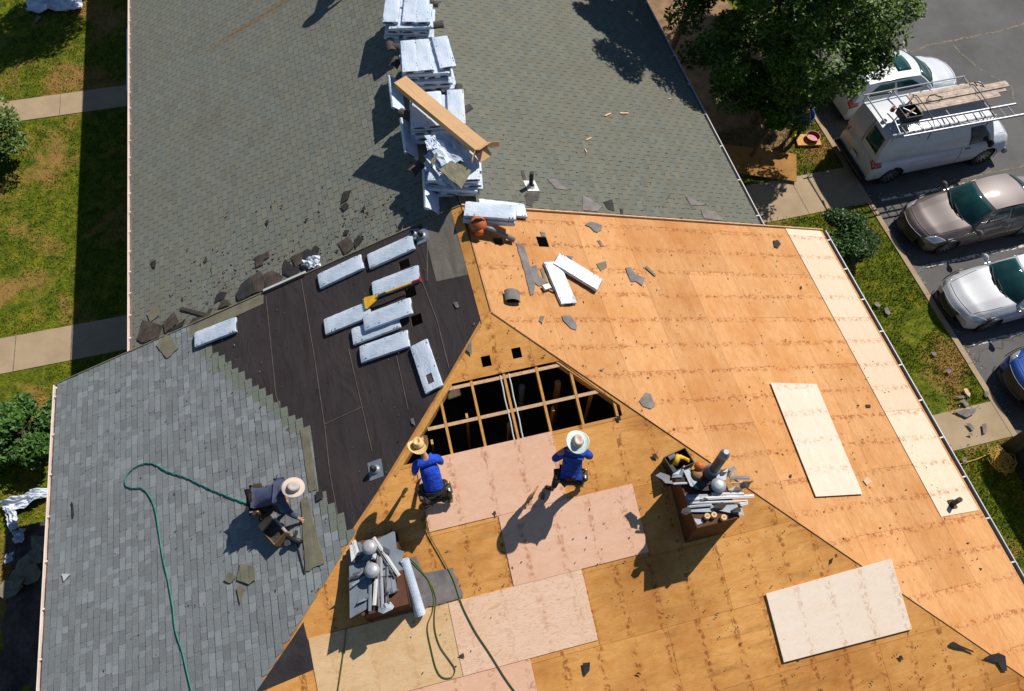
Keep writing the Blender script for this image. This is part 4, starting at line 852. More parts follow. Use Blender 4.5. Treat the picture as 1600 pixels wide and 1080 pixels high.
# open box of nails next to the kneeling roofer
m,L=frame('L',(426,846),(447,830),.03)
m=onpl('L',-4.42,-2.62,-.95,.03)
t=thing('nail_box','open dark carton of roofing nails with a cardboard lid beside the kneeling roofer','box',mat=m)
b=MB(); w,l,h=.14,.19,.17
b.box((-l,-w,0),(l,w,.01),R['card_in'])
for q in (((-l,-w,.01),(-l+.008,w,h)),((l-.008,-w,.01),(l,w,h)),((-l+.008,-w,.01),(l-.008,-w+.008,h)),((-l+.008,w-.008,.01),(l-.008,w,h))): b.box(*q,R['card_in'])
b.build('carton',parent=t,local=True)
b=MB(); b.grid(lambda u,v:Vector(((u-.5)*2*(l-.012),(v-.5)*2*(w-.012),.12+.012*noise.noise(Vector((u*9,v*9,0))))),8,6,R['scrap_brown']); b.build('nail_coils',parent=t,local=True)
b=MB(); b.box((-l-.15,-w,h-.02),(-l-.005,w,h-.012),R['card']); b.build('lid_flap',parent=t,local=True)
b=MB(); b.box((-l,w+.005,h-.03),(l,w+.035,h-.022),R['white']); b.build('side_flap',parent=t,local=True)
m=onpl('L',-4.12,-2.85,-.5,.03); t=thing('nail_gun_case','black nail gun lying beside the nail carton','nail gun',mat=m)
b=MB(); b.tube([(-.16,0,.06),(.14,0,.06)],.045,R['black'],10); b.build('barrel',parent=t,local=True,smooth=True); b=MB(); b.tube([(.0,0,.06),(-.03,.16,.06)],.025,R['black'],8); b.build('grip',parent=t,local=True); b=MB(); b.cyl((-.1,-.08,.02),(-.1,-.08,.1),.055,R['tin_dark']); b.build('magazine',parent=t,local=True)
hose('L',[(462,845),(468,865),(474,888),(477,896)],.010,R['black'],'black air line trailing from the nail gun',.035)
scrap('L',[(470,782),(480,775),(507,880),(478,893)],R['olive'],'long olive starter shingle strip beside the kneeling roofer','loose_shingle','shingle',h=.028,lift=.004)
scrap('L',[(494,770),(503,764),(506,778),(496,783)],R['scrap_black'],'small black shingle piece on the stepped edge of the new shingles',h=.03)
# pale loose sheets
def sheet(pl,pts,label):
    P=[U(pl,*p,.045) for p in pts]; b=MB(); b.poly(P,NRM(pl),  .014,R['ply_pale' if pl=='R' else 'ply_pale_brightened'],(uvLR if pl=='R' else uvF)); o=b.build('plywood_sheet'); return tag(o,label,'plywood sheet')
sheet('R',[(1204,598),(1276,600),(1348,772),(1275,776)],'loose pale plywood sheet lying lengthwise on the right slope')
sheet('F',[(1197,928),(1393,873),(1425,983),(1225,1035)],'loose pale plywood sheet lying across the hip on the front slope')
scrap('R',[(1348,751),(1355,746),(1361,753),(1354,759)],R['lumber_pale'],'small pale plywood offcut right of the loose lengthwise sheet','plywood_offcut','offcut')
# hammer and stick near the standing roofer
b=MB(); b.bar(U('F',822,792,.04),U('F',841,759,.04),.03,.02,R['lumber']); tag(b.build('wood_stick'),'thin wooden stick casting a line beside the standing roofer','stick')
c=U('F',848,778,.03); b=MB(); b.cyl(c,c+Vector((0,0,.20)),.035,R['black'],14); b.cyl(c+Vector((0,0,.2)),c+Vector((0,0,.22)),.028,R['grey_pl'],14); tag(b.build('spray_can'),'small black can standing left of the standing roofer','can')
# ---------------------------------------------------------------- torn shingle scraps
def c7(*p): return [(200+x/4.91,340+y/4.91) for x,y in p]
def cA(*p): return [(800+x/3,360+y/3) for x,y in p]
def cB(*p): return [(700+x/5.4,300+y/5.4) for x,y in p]
def cC(*p): return [(1200+x/3,720+y/3) for x,y in p]
def cD(*p): return [(800+x/3,y/3) for x,y in p]
def cE(*p): return [(400+x/3,360+y/3) for x,y in p]
def cF(*p): return [(1200+x/3,360+y/3) for x,y in p]
def cG(*p): return [(x/3,720+y/3) for x,y in p]
br,bk,gy,ol=R['scrap_brown'],R['scrap_black'],R['scrap_grey'],R['olive']
G1='torn shingle scraps along the step between the roofs'; G2='torn shingle scraps on the plywood'
for pts,mt,l in [(c7((145,740),(225,680),(245,745),(175,800)),ol,'olive shingle tab on the scrap pile by the left gutter'),
 (c7((110,790),(180,800),(270,830),(240,920),(120,960),(70,940)),br,'broad brown scrap lowest in the pile by the left gutter'),
 (c7((270,810),(355,720),(390,800),(290,890)),br,'upright brown scrap right of the olive tab'),
 (c7((380,820),(445,775),(425,830),(300,890)),bk,'thin dark scrap pointing right from the gutter pile'),
 (c7((395,705),(415,688),(610,735),(600,765)),br,'long brown strip of shingle left of the starter strip'),
 (c7((600,760),(620,700),(652,695),(622,752)),br,'small brown scrap at the end of the long strip'),
 (c7((460,825),(500,772),(590,762),(560,790)),br,'flat tan brown scrap under the long strip'),
 (c7((665,660),(680,600),(710,570),(760,575),(740,625),(700,635)),bk,'black folded scrap midway along the step'),
 (c7((690,700),(715,640),(745,625),(800,670)),br,'rusty brown scrap below the black folded one'),
 (c7((835,590),(870,510),(940,455),(980,560),(940,600),(850,640)),bk,'dark scrap at the left end of the big heap on the step'),
 (c7((935,455),(1020,410),(1050,470),(1040,560),(950,590)),br,'brown scrap in the middle of the big heap on the step'),
 (c7((1040,440),(1110,405),(1190,450),(1160,500),(1050,555)),br,'brown scrap at the right end of the big heap on the step'),
 (c7((1190,430),(1205,320),(1280,385),(1330,370),(1310,440),(1250,460)),bk,'black pointed scrap between heap and blue film'),
 (c7((1250,300),(1340,265),(1340,350),(1290,385)),br,'brown scrap above the black pointed one'),
 (c7((1335,270),(1385,240),(1440,280),(1400,310),(1345,345)),bk,'dark ragged scrap just left of the blue film'),
 (c7((1390,310),(1420,230),(1440,210),(1473,240),(1450,300)),bk,'black scrap standing on the blue film'),
 (c7((950,315),(1080,265),(1090,300),(1040,330),(1040,360),(985,385),(980,320)),br,'T-shaped brown scrap on the old left slope'),
 (c7((172,345),(215,325),(212,385),(190,382)),bk,'small black scrap near the left gutter'),
 (c7((585,330),(600,295),(612,328),(590,350)),br,'small brown chip alone on the old left slope'),
 (c7((1055,35),(1075,25),(1080,45),(1062,50)),bk,'tiny black chip high on the old left slope'),
 (c7((410,620),(425,612),(425,640)),bk,'tiny dark chip above the long brown strip'),
 (cE((385,60),(435,25),(460,75),(420,118)),br,'square brown scrap above the drip edge'),
 (cE((455,62),(480,20),(502,45),(468,82)),bk,'dark scrap touching the square brown one'),
 (cE((415,0),(440,0),(430,20),(412,22)),bk,'small dark chip above the square brown scrap'),
 (cE((370,95),(388,92),(384,104)),bk,'tiny dark chip beside the drip edge'),
 (cE((500,78),(560,62),(555,78),(505,88)),br,'thin brown scrap hanging over the drip edge')]: scrap('BL',pts,mt,l,group=G1,h=.024,lift=.014)
for pts,mt,l in [([(537,300),(549,297),(545,310),(533,318)],bk,'slender black scrap high on the left slope below the stacks'),([(565,327),(571,321),(572,329)],bk,'tiny black chip left of the slender scrap'),([(532,323),(541,316),(546,322),(538,330)],bk,'black scrap beside the messy stack shadow'),([(476,343),(482,341),(479,347)],bk,'tiny chip in the middle of the old left slope'),([(415,346),(420,343),(419,352)],bk,'tiny chip left of middle on the old left slope'),([(439,322),(441,320),(442,326)],bk,'speck of shingle far left on the old slope')]: scrap('BL',pts,mt,l,group=G1,h=.03)
crumple('BL',[(474,408),(500,400),(503,417),(486,424)],.06,.10,R['tarp'],'torn_wrapper','blue and white crumpled film on the step between the roofs','plastic film',None,2)
scrap('L',c7((215,980),(295,895),(390,1000),(300,1082)),ol,'diamond shaped olive shingle lying on the new shingles near the rake','loose_shingle','shingle',h=.03,lift=.0)
for pts,l in [(cG((1050,560),(1075,520),(1110,545),(1080,575)),'left of three olive shards in the kneeling roofer\'s shade edge'),(cG((1110,560),(1130,480),(1195,500),(1200,555),(1170,580)),'largest of three olive shards below the kneeling roofer'),(cG((1110,600),(1130,580),(1152,600),(1128,672)),'pointed lowest of three olive shards below the kneeling roofer')]: scrap('L',pts,ol,l,group='olive shards on the new shingles',h=.03)
scrap('L',cG((333,196),(340,193),(352,258),(345,262)),bk,'thin dark strip on the new shingles near the left eave',h=.03)
scrap('L',cG((292,530),(335,530),(312,552),(300,566)),R['white'],'small white paper scrap on the new shingles','paper_scrap','paper',h=.03)
for pts,mt,l in [(cA((18,60),(50,60),(75,130),(85,170),(112,165),(125,215),(170,245),(125,262),(107,248),(102,298),(86,306),(60,200)),gy,'long grey strip of old felt left on the plywood near the ridge'),
 (cA((132,180),(142,175),(165,240),(175,252),(150,240)),ol,'olive scrap between the felt strip and the crossed bundles'),
 (cA((530,177),(555,175),(575,205),(620,225),(610,262),(580,240),(556,242)),gy,'grey animal shaped scrap on the upper right plywood'),
 (cA((620,175),(630,168),(675,212),(668,217)),ol,'olive stick shaped scrap on the upper right plywood'),
 (cA((250,120),(285,125),(280,138)),gy,'small grey chip above the crossed bundles'),
 (cA((400,50),(412,48),(430,75),(418,76)),gy,'narrow grey chip upper middle of the right slope'),
 (cA((125,425),(133,402),(152,405),(140,435)),gy,'small grey scrap left of the crossed bundles'),
 (cA((232,402),(275,400),(305,445),(300,468),(275,460),(240,425)),gy,'oval grey scrap below the crossed bundles'),
 (cA((596,800),(625,760),(650,770),(670,825),(650,838),(612,825)),gy,'round grey scrap in the middle of the right slope'),
 (cA((380,0),(412,0),(400,12)),gy,'grey chip near the rear rake'),(cA((408,655),(430,648),(425,662)),gy,'tiny grey chip beside the opening'),
 (cA((130,5),(155,12),(158,28),(140,28)),gy,'grey chip above the square hole'),
 (cA((395,158),(440,145),(445,172),(415,190)),ol,'folded olive scrap right of the crossed bundles'),
 (cB((1155,280),(1200,255),(1235,260),(1300,285),(1295,325),(1240,340),(1200,300)),gy,'grey bird shaped scrap near the rear rake'),
 (cB((1255,410),(1272,415),(1312,452),(1300,462)),gy,'slender grey scrap below the bird shaped one'),
 (cF((22,50),(45,45),(60,65),(45,85),(28,80)),bk,'dark scrap beside the pale strip on the right slope'),
 (cF((148,265),(156,262),(158,275),(150,276)),br,'brown chip on the upper right slope'),(cF((455,818),(478,818),(480,832),(460,832)),bk,'dark chip right of the loose sheet'),
 (cF((415,820),(426,816),(426,825)),bk,'tiny dark chip by the loose sheet'),
 
 
 (cC((310,440),(322,436),(325,452),(315,456)),br,'brown chip above the loose front sheet'),(cC((98,68),(110,65),(108,80),(100,78)),bk,'dark chip left of the lengthwise sheet'),(cC((928,384),(945,384),(938,392)),br,'brown chip near the right gutter'),(cC((990,502),(1003,505),(998,516)),bk,'black chip near the lower right gutter'),(cC((520,312),(532,314),(526,320)),bk,'tiny black chip in the middle of the lower right slope')]: scrap('R',pts,mt,l,group=G2,h=.008,lift=.012)
for pts,mt,l in [(cC((850,855),(870,848),(900,865),(960,890),(965,900),(920,885),(880,878),(850,868)),bk,'black wavy scrap near the lower right hip'),(cC((1010,925),(1040,908),(1075,900),(1110,915),(1120,985),(1100,985),(1075,945),(1040,935)),bk,'big dark hooked scrap on the lower right hip'),([(1243.5,1025),(1249,1024),(1252,1030),(1248,1031)],bk,'small chip just below the loose front sheet'),
 (cC((610,915),(625,912),(635,930),(625,934)),bk,'black chip on the lower front slope'),(cC((722,1012),(728,1012),(727,1020)),bk,'tiny chip at the lower right of the front slope'),
 ([(910,1036),(922,1035),(921,1048),(915,1055),(912,1050)],bk,'dark pentagon scrap at the bottom of the front slope'),
 (cA((655,1050),(675,1045),(685,1070),(665,1066)),br,'brown chip left of the tool box'),(cA((488,870),(508,870),(510,892),(498,892)),bk,'dark chip at the right corner of the opening'),(cA((140,588),(158,582),(155,590)),br,'brown chip above the opening'),
 (cE((985,560),(1008,515),(1012,582)),gy,'grey pointed scrap on the hip above the opening'),
 ([(993,1052),(998,1050),(1002,1055)],bk,'tiny chip near the bottom of the front slope'),([(716,1025),(724,1020),(726,1028)],br,'brown chip on the wavy grained panel'),([(770,800),(774,798),(776,806)],br,'brown chip between panels')]: scrap('F',pts,mt,l,group=G2,h=.028,lift=.01)
for pts,l in [(cE((725,885),(738,880),(748,915),(730,905)),'grey scrap by the hip beside the straw hatted roofer'),(cE((925,340),(945,335),(952,360),(940,365)),'pale tear in the felt near the ridge')]: scrap('L',pts,gy,l,group=G2,h=.02)
for pts,mt,l in [(cD((428,948),(470,935),(480,990),(450,982)),bk,'black scrap on the old right slope near the rake'),(cD((505,980),(520,985),(520,1010),(510,1005)),bk,'small black scrap at the rake of the old right slope'),(cD((165,840),(195,838),(245,875),(262,892),(205,885)),gy,'grey bare patch right of the black vent pipe'),(cD((330,915),(370,935),(420,970),(400,992),(330,985)),gy,'wide grey patch above the rake'),(cD((810,920),(850,935),(905,960),(840,965)),gy,'grey patch near the right eave'),(cD((885,985),(950,990),(990,1035),(900,1025)),gy,'grey patch at the lower right corner of the old roof'),
 (cD((65,905),(128,903),(125,938),(100,942),(95,968),(68,960)),R['shingle_dark'],'dark bare rectangle below the black vent pipe'),(cD((42,805),(55,800),(70,855),(58,858)),R['shingle_dark'],'dark slit left of the black vent pipe'),(cD((785,1022),(800,1020),(798,1028)),bk,'chip at the rake of the old right slope')]: scrap('BR',pts,mt,l,group=G1,h=.014,lift=.004)
for pts,l in [(cD((432,541),(460,529),(466,533),(440,545)),'left of two pale splinters on the old right slope'),(cD((505,527),(545,528),(545,533),(508,533)),'right of two pale splinters on the old right slope'),(cD((345,655),(370,643),(372,648),(350,659)),'curved straw splinter on the old right slope'),(cD((340,698),(344,697),(352,714),(348,715)),'lowest straw splinter on the old right slope'),(cD((728,464),(744,461),(744,466)),'straw splinter at the edge of the tree shade')]: scrap('BR',pts,R['lumber_pale'],l,'wood_splinter','splinter',group='wood splinters on the old roof',h=.03,lift=0)
c_=[U('R',787,463,.02),U('R',812,463,.02)]; b=MB(); A=onpl('R',.48,.30,-.15,.02)
b.grid(lambda u,v:A@Vector((.16*math.sin((u-.5)*2.6),(v-.5)*.24,.13*math.cos((u-.5)*2.6))),10,3,R['scrap_grey']); o=b.build('curled_shingle'); o.modifiers.new('s','SOLIDIFY').thickness=.012; tag(o,'grey curled shingle lying over the lowest square hole near the ridge','shingle')
b=MB(); A=onpl('R',1.28,.53,.3,.03); b.bar(A@Vector((-.02,.0,.02)),A@Vector((.3,-.35,.02)),.035,.02,R['scrap_brown']); b.box((-.14,-.03,0),(.02,.08,.05),R['white'],A); tag(b.build('caulk_gun'),'white tipped caulk gun under the crossed bundles','caulk gun')
# litter on lawn and path
G3='shingle scraps on the right lawn and path'
for pts,l in [(cF((497,340),(510,335),(528,352),(520,362),(500,355)),'grey scrap highest on the right lawn'),(cF((545,365),(560,358),(575,390),(565,398),(550,388)),'longer grey scrap next to the highest one on the lawn'),(cF((762,572),(785,570),(792,582),(775,588)),'dark scrap in the middle of the right lawn'),(cF((828,655),(850,650),(862,665),(845,673)),'pale grey scrap right of the lawn middle'),(cF((880,778),(915,775),(925,785),(895,788)),'left scrap of the three near the path'),(cF((895,800),(920,795),(943,818),(930,826)),'lowest scrap of the three near the path'),(cF((1012,762),(1025,755),(1035,775),(1022,782)),'grey scrap by the kerb'),(cF((870,850),(905,842),(975,835),(965,860),(930,878)),'large grey blotch at the edge of the front path'),(cF((928,905),(945,905),(970,930),(955,938)),'oval grey scrap in the middle of the front path'),(cF((1002,910),(1020,905),(1027,945),(1010,955)),'dark grey scrap on the path near the kerb'),(cF((935,955),(955,950),(960,965)),'small grey scrap low on the front path'),([(1503,716),(1509,715),(1510,722),(1504,724)],'grey scrap on the grass by the gutter below the path')]: scrap('G',pts,gy,l,group=G3,h=.07,lift=.03)
scrap('G',cF((915,745),(930,740),(948,768),(945,783),(925,765)),R['lumber_pale'],'pale wood piece on the right lawn near the path','wood_piece','wood piece',h=.08)
crumple('G',[(5,785),(74,762),(82,775),(12,806)],.1,.16,R['tarp'],'tarp','blue white crumpled film over debris beside the left wall','tarp',None,6,sub=16)
crumple('G',[(8,795),(25,790),(32,825),(18,832)],.1,.14,R['tarp'],'tarp','blue film hanging left of the debris','tarp',None,7)
crumple('G',[(22,832),(40,826),(38,848),(24,850)],.1,.12,R['tarp'],'tarp','small blue film scrap in the shade below the larger film','tarp',None,9)
crumple('G',[(10,868),(25,862),(22,878),(9,882)],.15,.1,R['wrap'],'tarp','small white film scrap at the left picture edge','tarp',None,4)
crumple('G',[(42,3),(132,-8),(128,16),(45,22)],.1,.22,R['tarp'],'tarp','crumpled white and blue film heap on the far left lawn','tarp',None,3,sub=20)
for i,(px,py,l) in enumerate([(70,862,'upper'),(55,872,'middle'),(40,885,'lower left'),(25,905,'lowest'),(62,850,'topmost'),(48,900,'right lower'),(15,920,'leftmost'),(55,30,'far lawn')]):
    c=U('G',px,py,.25 if i<7 else .02); s=.28; r=random.Random(i); pts=[]
    P=[c+Vector((s*math.cos(a)*r.uniform(.6,1.2),s*math.sin(a)*r.uniform(.6,1.2),r.uniform(-.05,.08))) for a in (0,1.2,2.2,3.3,4.4,5.3)]
    b=MB(); b.poly(P,(0,0,1),.03,ol if i<7 else gy); tag(b.build('shingle_slab'),l+' torn olive slab in the debris pile by the left wall' if i<7 else 'dark slab beside the film heap on the far left lawn','shingle scrap','olive slabs piled by the left wall')
b=MB(); r=random.Random(5); vs=[]
b.grid(lambda u,v:Vector((-12.0+u*2.9,-3.5+v*4.4,ZG-.02+.28*math.sin(u*3.1)*math.sin(v*3.1)+.12*noise.noise(Vector((u*6,v*6,0))))),24,24,R['scrap_brown']); tag(b.build('debris_heap'),'dark heap of torn off roofing against the left wall','debris heap')
# ---------------------------------------------------------------- trees and shrubs
def leaves(b,centres,n,size,mat,seed,flat=.6):
    r=random.Random(seed); vs=[];fs=[]
    for _ in range(n):
        c,rad3=centres[r.randrange(len(centres))]
        while True:
            q=Vector((r.uniform(-1,1),r.uniform(-1,1),r.uniform(-1,1)))
            if .25<q.length<1: break
        p=c+Vector((q.x*rad3[0],q.y*rad3[1],q.z*rad3[2]))
        s=size*r.uniform(.6,1.5); nrm=(Vector((r.gauss(0,flat),r.gauss(0,flat),1))).normalized(); a=Vector((r.gauss(0,1),r.gauss(0,1),0)); a=(a-nrm*a.dot(nrm)).normalized(); bb=nrm.cross(a)
        i=len(vs); vs+=[p-a*s,p+bb*s*.42,p+a*s,p-bb*s*.42]; fs.append((i,i+1,i+2,i+3))
    b.add(vs,fs,mat)
def tree(name,label,x,y,h0,crown,n,size,mat,clusters,seed,trunk_r=.16,cl=(.5,.95)):
    """crown = centre, radii ; clusters = number of leaf masses"""
    r=random.Random(seed); c,R3=crown; t=thing(name,label,'tree' if 'tree' in name else 'shrub',(x,y,h0)); cs=[]
    for i in range(clusters):
        while True:
            q=Vector((r.uniform(-1,1),r.uniform(-1,1),r.uniform(-1,1)))
            if .35<q.length<1: break
        s=r.uniform(*cl); cs.append((Vector(c)+Vector((q.x*R3[0],q.y*R3[1],q.z*R3[2])),(s,s,s*.55)))
    b=MB(); leaves(b,cs,n,size,mat,seed); b.build('crown',parent=t)
    b=MB(); base=Vector((x,y,h0-.1)); top=Vector((c[0],c[1],c[2]+R3[2]*.3)); mid=base.lerp(top,.4)+Vector((.1,-.05,0))
    b.tube([base,mid,top],[trunk_r,trunk_r*.75,trunk_r*.25],R['bark'],10)
    b.build('trunk',parent=t)
    for k in range(min(16,clusters)):
        q=cs[k][0]; s=base.lerp(top,r.uniform(.35,.8)); b=MB(); b.tube([s,s.lerp(q,.5)+Vector((0,0,.15)),q],[trunk_r*.38,trunk_r*.2,.015],R['bark'],6); b.build('limb',parent=t)
    return t
tree('big_tree','large leafy tree over the right lawn, shading the eave of the old roof',11.6,9.6,ZG,((11.1,9.85,-2.0),(3.2,3.3,3.2)),90000,.066,R['leaf'],150,5,.2,(.35,.8))
tree('broad_tree','broad leafy tree reaching over the white car at the top of the picture',13.6,11.3,ZG,((13.3,12.0,-1.8),(2.7,1.9,1.6)),32000,.068,R['leaf'],60,15,.16,(.35,.8))
tree('young_tree','young light green tree on the left lawn at the picture edge',-13.0,13.6,ZG,((-13.0,13.6,-5.6),(1.1,1.3,.9)),6500,.06,R['leaf_small'],26,8,.05,(.25,.5))
tree('leafy_shrub','leafy shrub at the left edge beside the new shingled eave',-11.6,3.2,ZG,((-11.5,3.1,-6.2),(1.5,.75,.55)),9000,.06,R['leaf_shrub'],26,9,.05,(.25,.45))
tree('evergreen_shrub','dark evergreen shrub beside the right rake corner of the plywood roof',11.7,3.95,ZG,((11.75,3.9,-6.15),(.75,.8,.75)),16000,.045,R['leaf_ever'],22,10,.05,(.28,.42))
tree('dark_shrub','dark shrub in the shade at the lower right lawn',13.5,-7.2,ZG,((13.5,-6.8,-6.1),(.5,1.2,.7)),6000,.055,R['leaf_ever'],22,12,.05,(.3,.5))
tree('added_tall_tree','tall slender tree added out of view to shade the old right slope',9.6,13.2,ZG,((10.0,11.9,1.5),(1.9,2.5,1.6)),30000,.07,R['leaf'],60,25,.13,(.35,.75))  # added crown out of view, extends the tree shade on the old roof
tree('low_tree','low dense foliage between the large tree and the old eave',10.7,8.1,ZG,((10.8,7.9,-4.0),(1.5,1.0,.9)),15000,.06,R['leaf'],34,31,.07,(.25,.5))
tree('added_rear_tree','wide tree added out of view to shade the ground under the large tree',14.4,15.4,ZG,((14.2,15.2,-1.6),(3.0,2.4,2.0)),26000,.085,R['leaf'],60,32,.16,(.5,.9))  # added canopy out of view, keeps the sun off the soil below
tree('added_side_tree','tree added out of view beside the far left wall to shade the lawn corner',-8.9,23.0,ZG,((-8.8,22.4,-1.3),(1.7,1.7,1.6)),22000,.08,R['leaf'],40,33,.13,(.4,.8))  # added out of view only for the shadow on the far left lawn
# bare soil under the big tree
b=MB(); r=random.Random(4); b.poly([(9.0,7.6,ZG+.012),(10.6,7.3,ZG+.012),(12.0,7.9,ZG+.012),(12.9,9.4,ZG+.012),(13.3,12,ZG+.012),(13.0,17,ZG+.012),(9,17,ZG+.012)],(0,0,1),.0,simple('bare_soil',(.22,.135,.07),.95,var=.4,sc=2,bump=.5)); structure(b.build('soil'))
b=MB(); m=Matrix.Translation((10.85,7.75,ZG+.10))@Matrix.Rotation(-.42,4,'Z'); b.box((-1.22,-.61,0),(1.22,.61,.02),R['ply_old'],m); b.box((-1.1,-.55,-.08),(-1.0,.55,0),R['lumber'],m); tag(b.build('plywood_sheet'),'old orange brown plywood sheet on the ground beside the right wall','plywood sheet')
b=MB(); m=Matrix.Translation((12.85,8.35,ZG+.05))@Matrix.Rotation(-.2,4,'Z'); b.box((-.35,-.25,0),(.45,.25,.05),R['lumber'],m); tag(b.build('wood_board'),'short board under the red basin on the lawn by the tree','board')
b=MB(); b.lathe([(.001,.03),(.18,.03),(.22,.13),(.235,.13),(.19,0),(.001,0)],R['redp'],18,Matrix.Translation((13.05,8.35,ZG+.1))); tag(b.build('plastic_basin'),'dark red round basin on the lawn by the tree','basin')
# yellow rope heap
pts=[]; r=random.Random(2); c=U('G',1559,722,.1)
for i in range(190):
    a=i*.83; pts.append(c+Vector(((.05+.20*abs(math.sin(i*.37)))*math.cos(a)+.10*math.sin(i*.71),(.05+.26*abs(math.cos(i*.43)))*math.sin(a)-.12*math.cos(i*.13),.06+.2*abs(math.sin(i*.61)))))
b=MB(); b.tube(pts,.009,R['yrope'],5); tag(b.build('rope_heap',smooth=True),'tangled heap of yellow rope on the lawn beside the dumpster','rope')
hose('G',[(1548,708),(1530,716),(1512,722),(1490,728)],.012,R['yrope'],'straight tail of yellow rope leading to the gutter',.06,'rope_tail')
# dumpster
t=thing('dumpster','black open topped dumpster at the right picture edge below the front path','dumpster',(14.4,-4.0,ZG))
x0,x1,y0,y1,z1=13.2,15.6,-5.0,-3.0,-5.7
b=MB()
for a_,c_ in (((x0,y0,ZA+.1),(x0+.06,y1,z1)),((x1-.06,y0,ZA+.1),(x1,y1,z1)),((x0+.06,y1-.06,ZA+.1),(x1-.06,y1,z1)),((x0+.06,y0,ZA+.1),(x1-.06,y0+.06,z1)),((x0+.06,y0+.06,ZA+.1),(x1-.06,y1-.06,ZA+.16))): b.box(a_,c_,R['black'])
b.build('bin',parent=t)
b=MB(); b.box((x0-.03,y0,z1),(x0+.07,y1,z1+.05),R['tin_dark']); b.box((x0+.07,y1-.08,z1),(x1,y1+.03,z1+.05),R['tin_dark']); b.build('rim',parent=t)
for i in range(3):
    b=MB(); y=y1-.35-i*.6; b.box((x0-.08,y-.05,ZA+.1),(x0-.001,y+.05,z1-.02),R['black']); b.build('rib',parent=t)
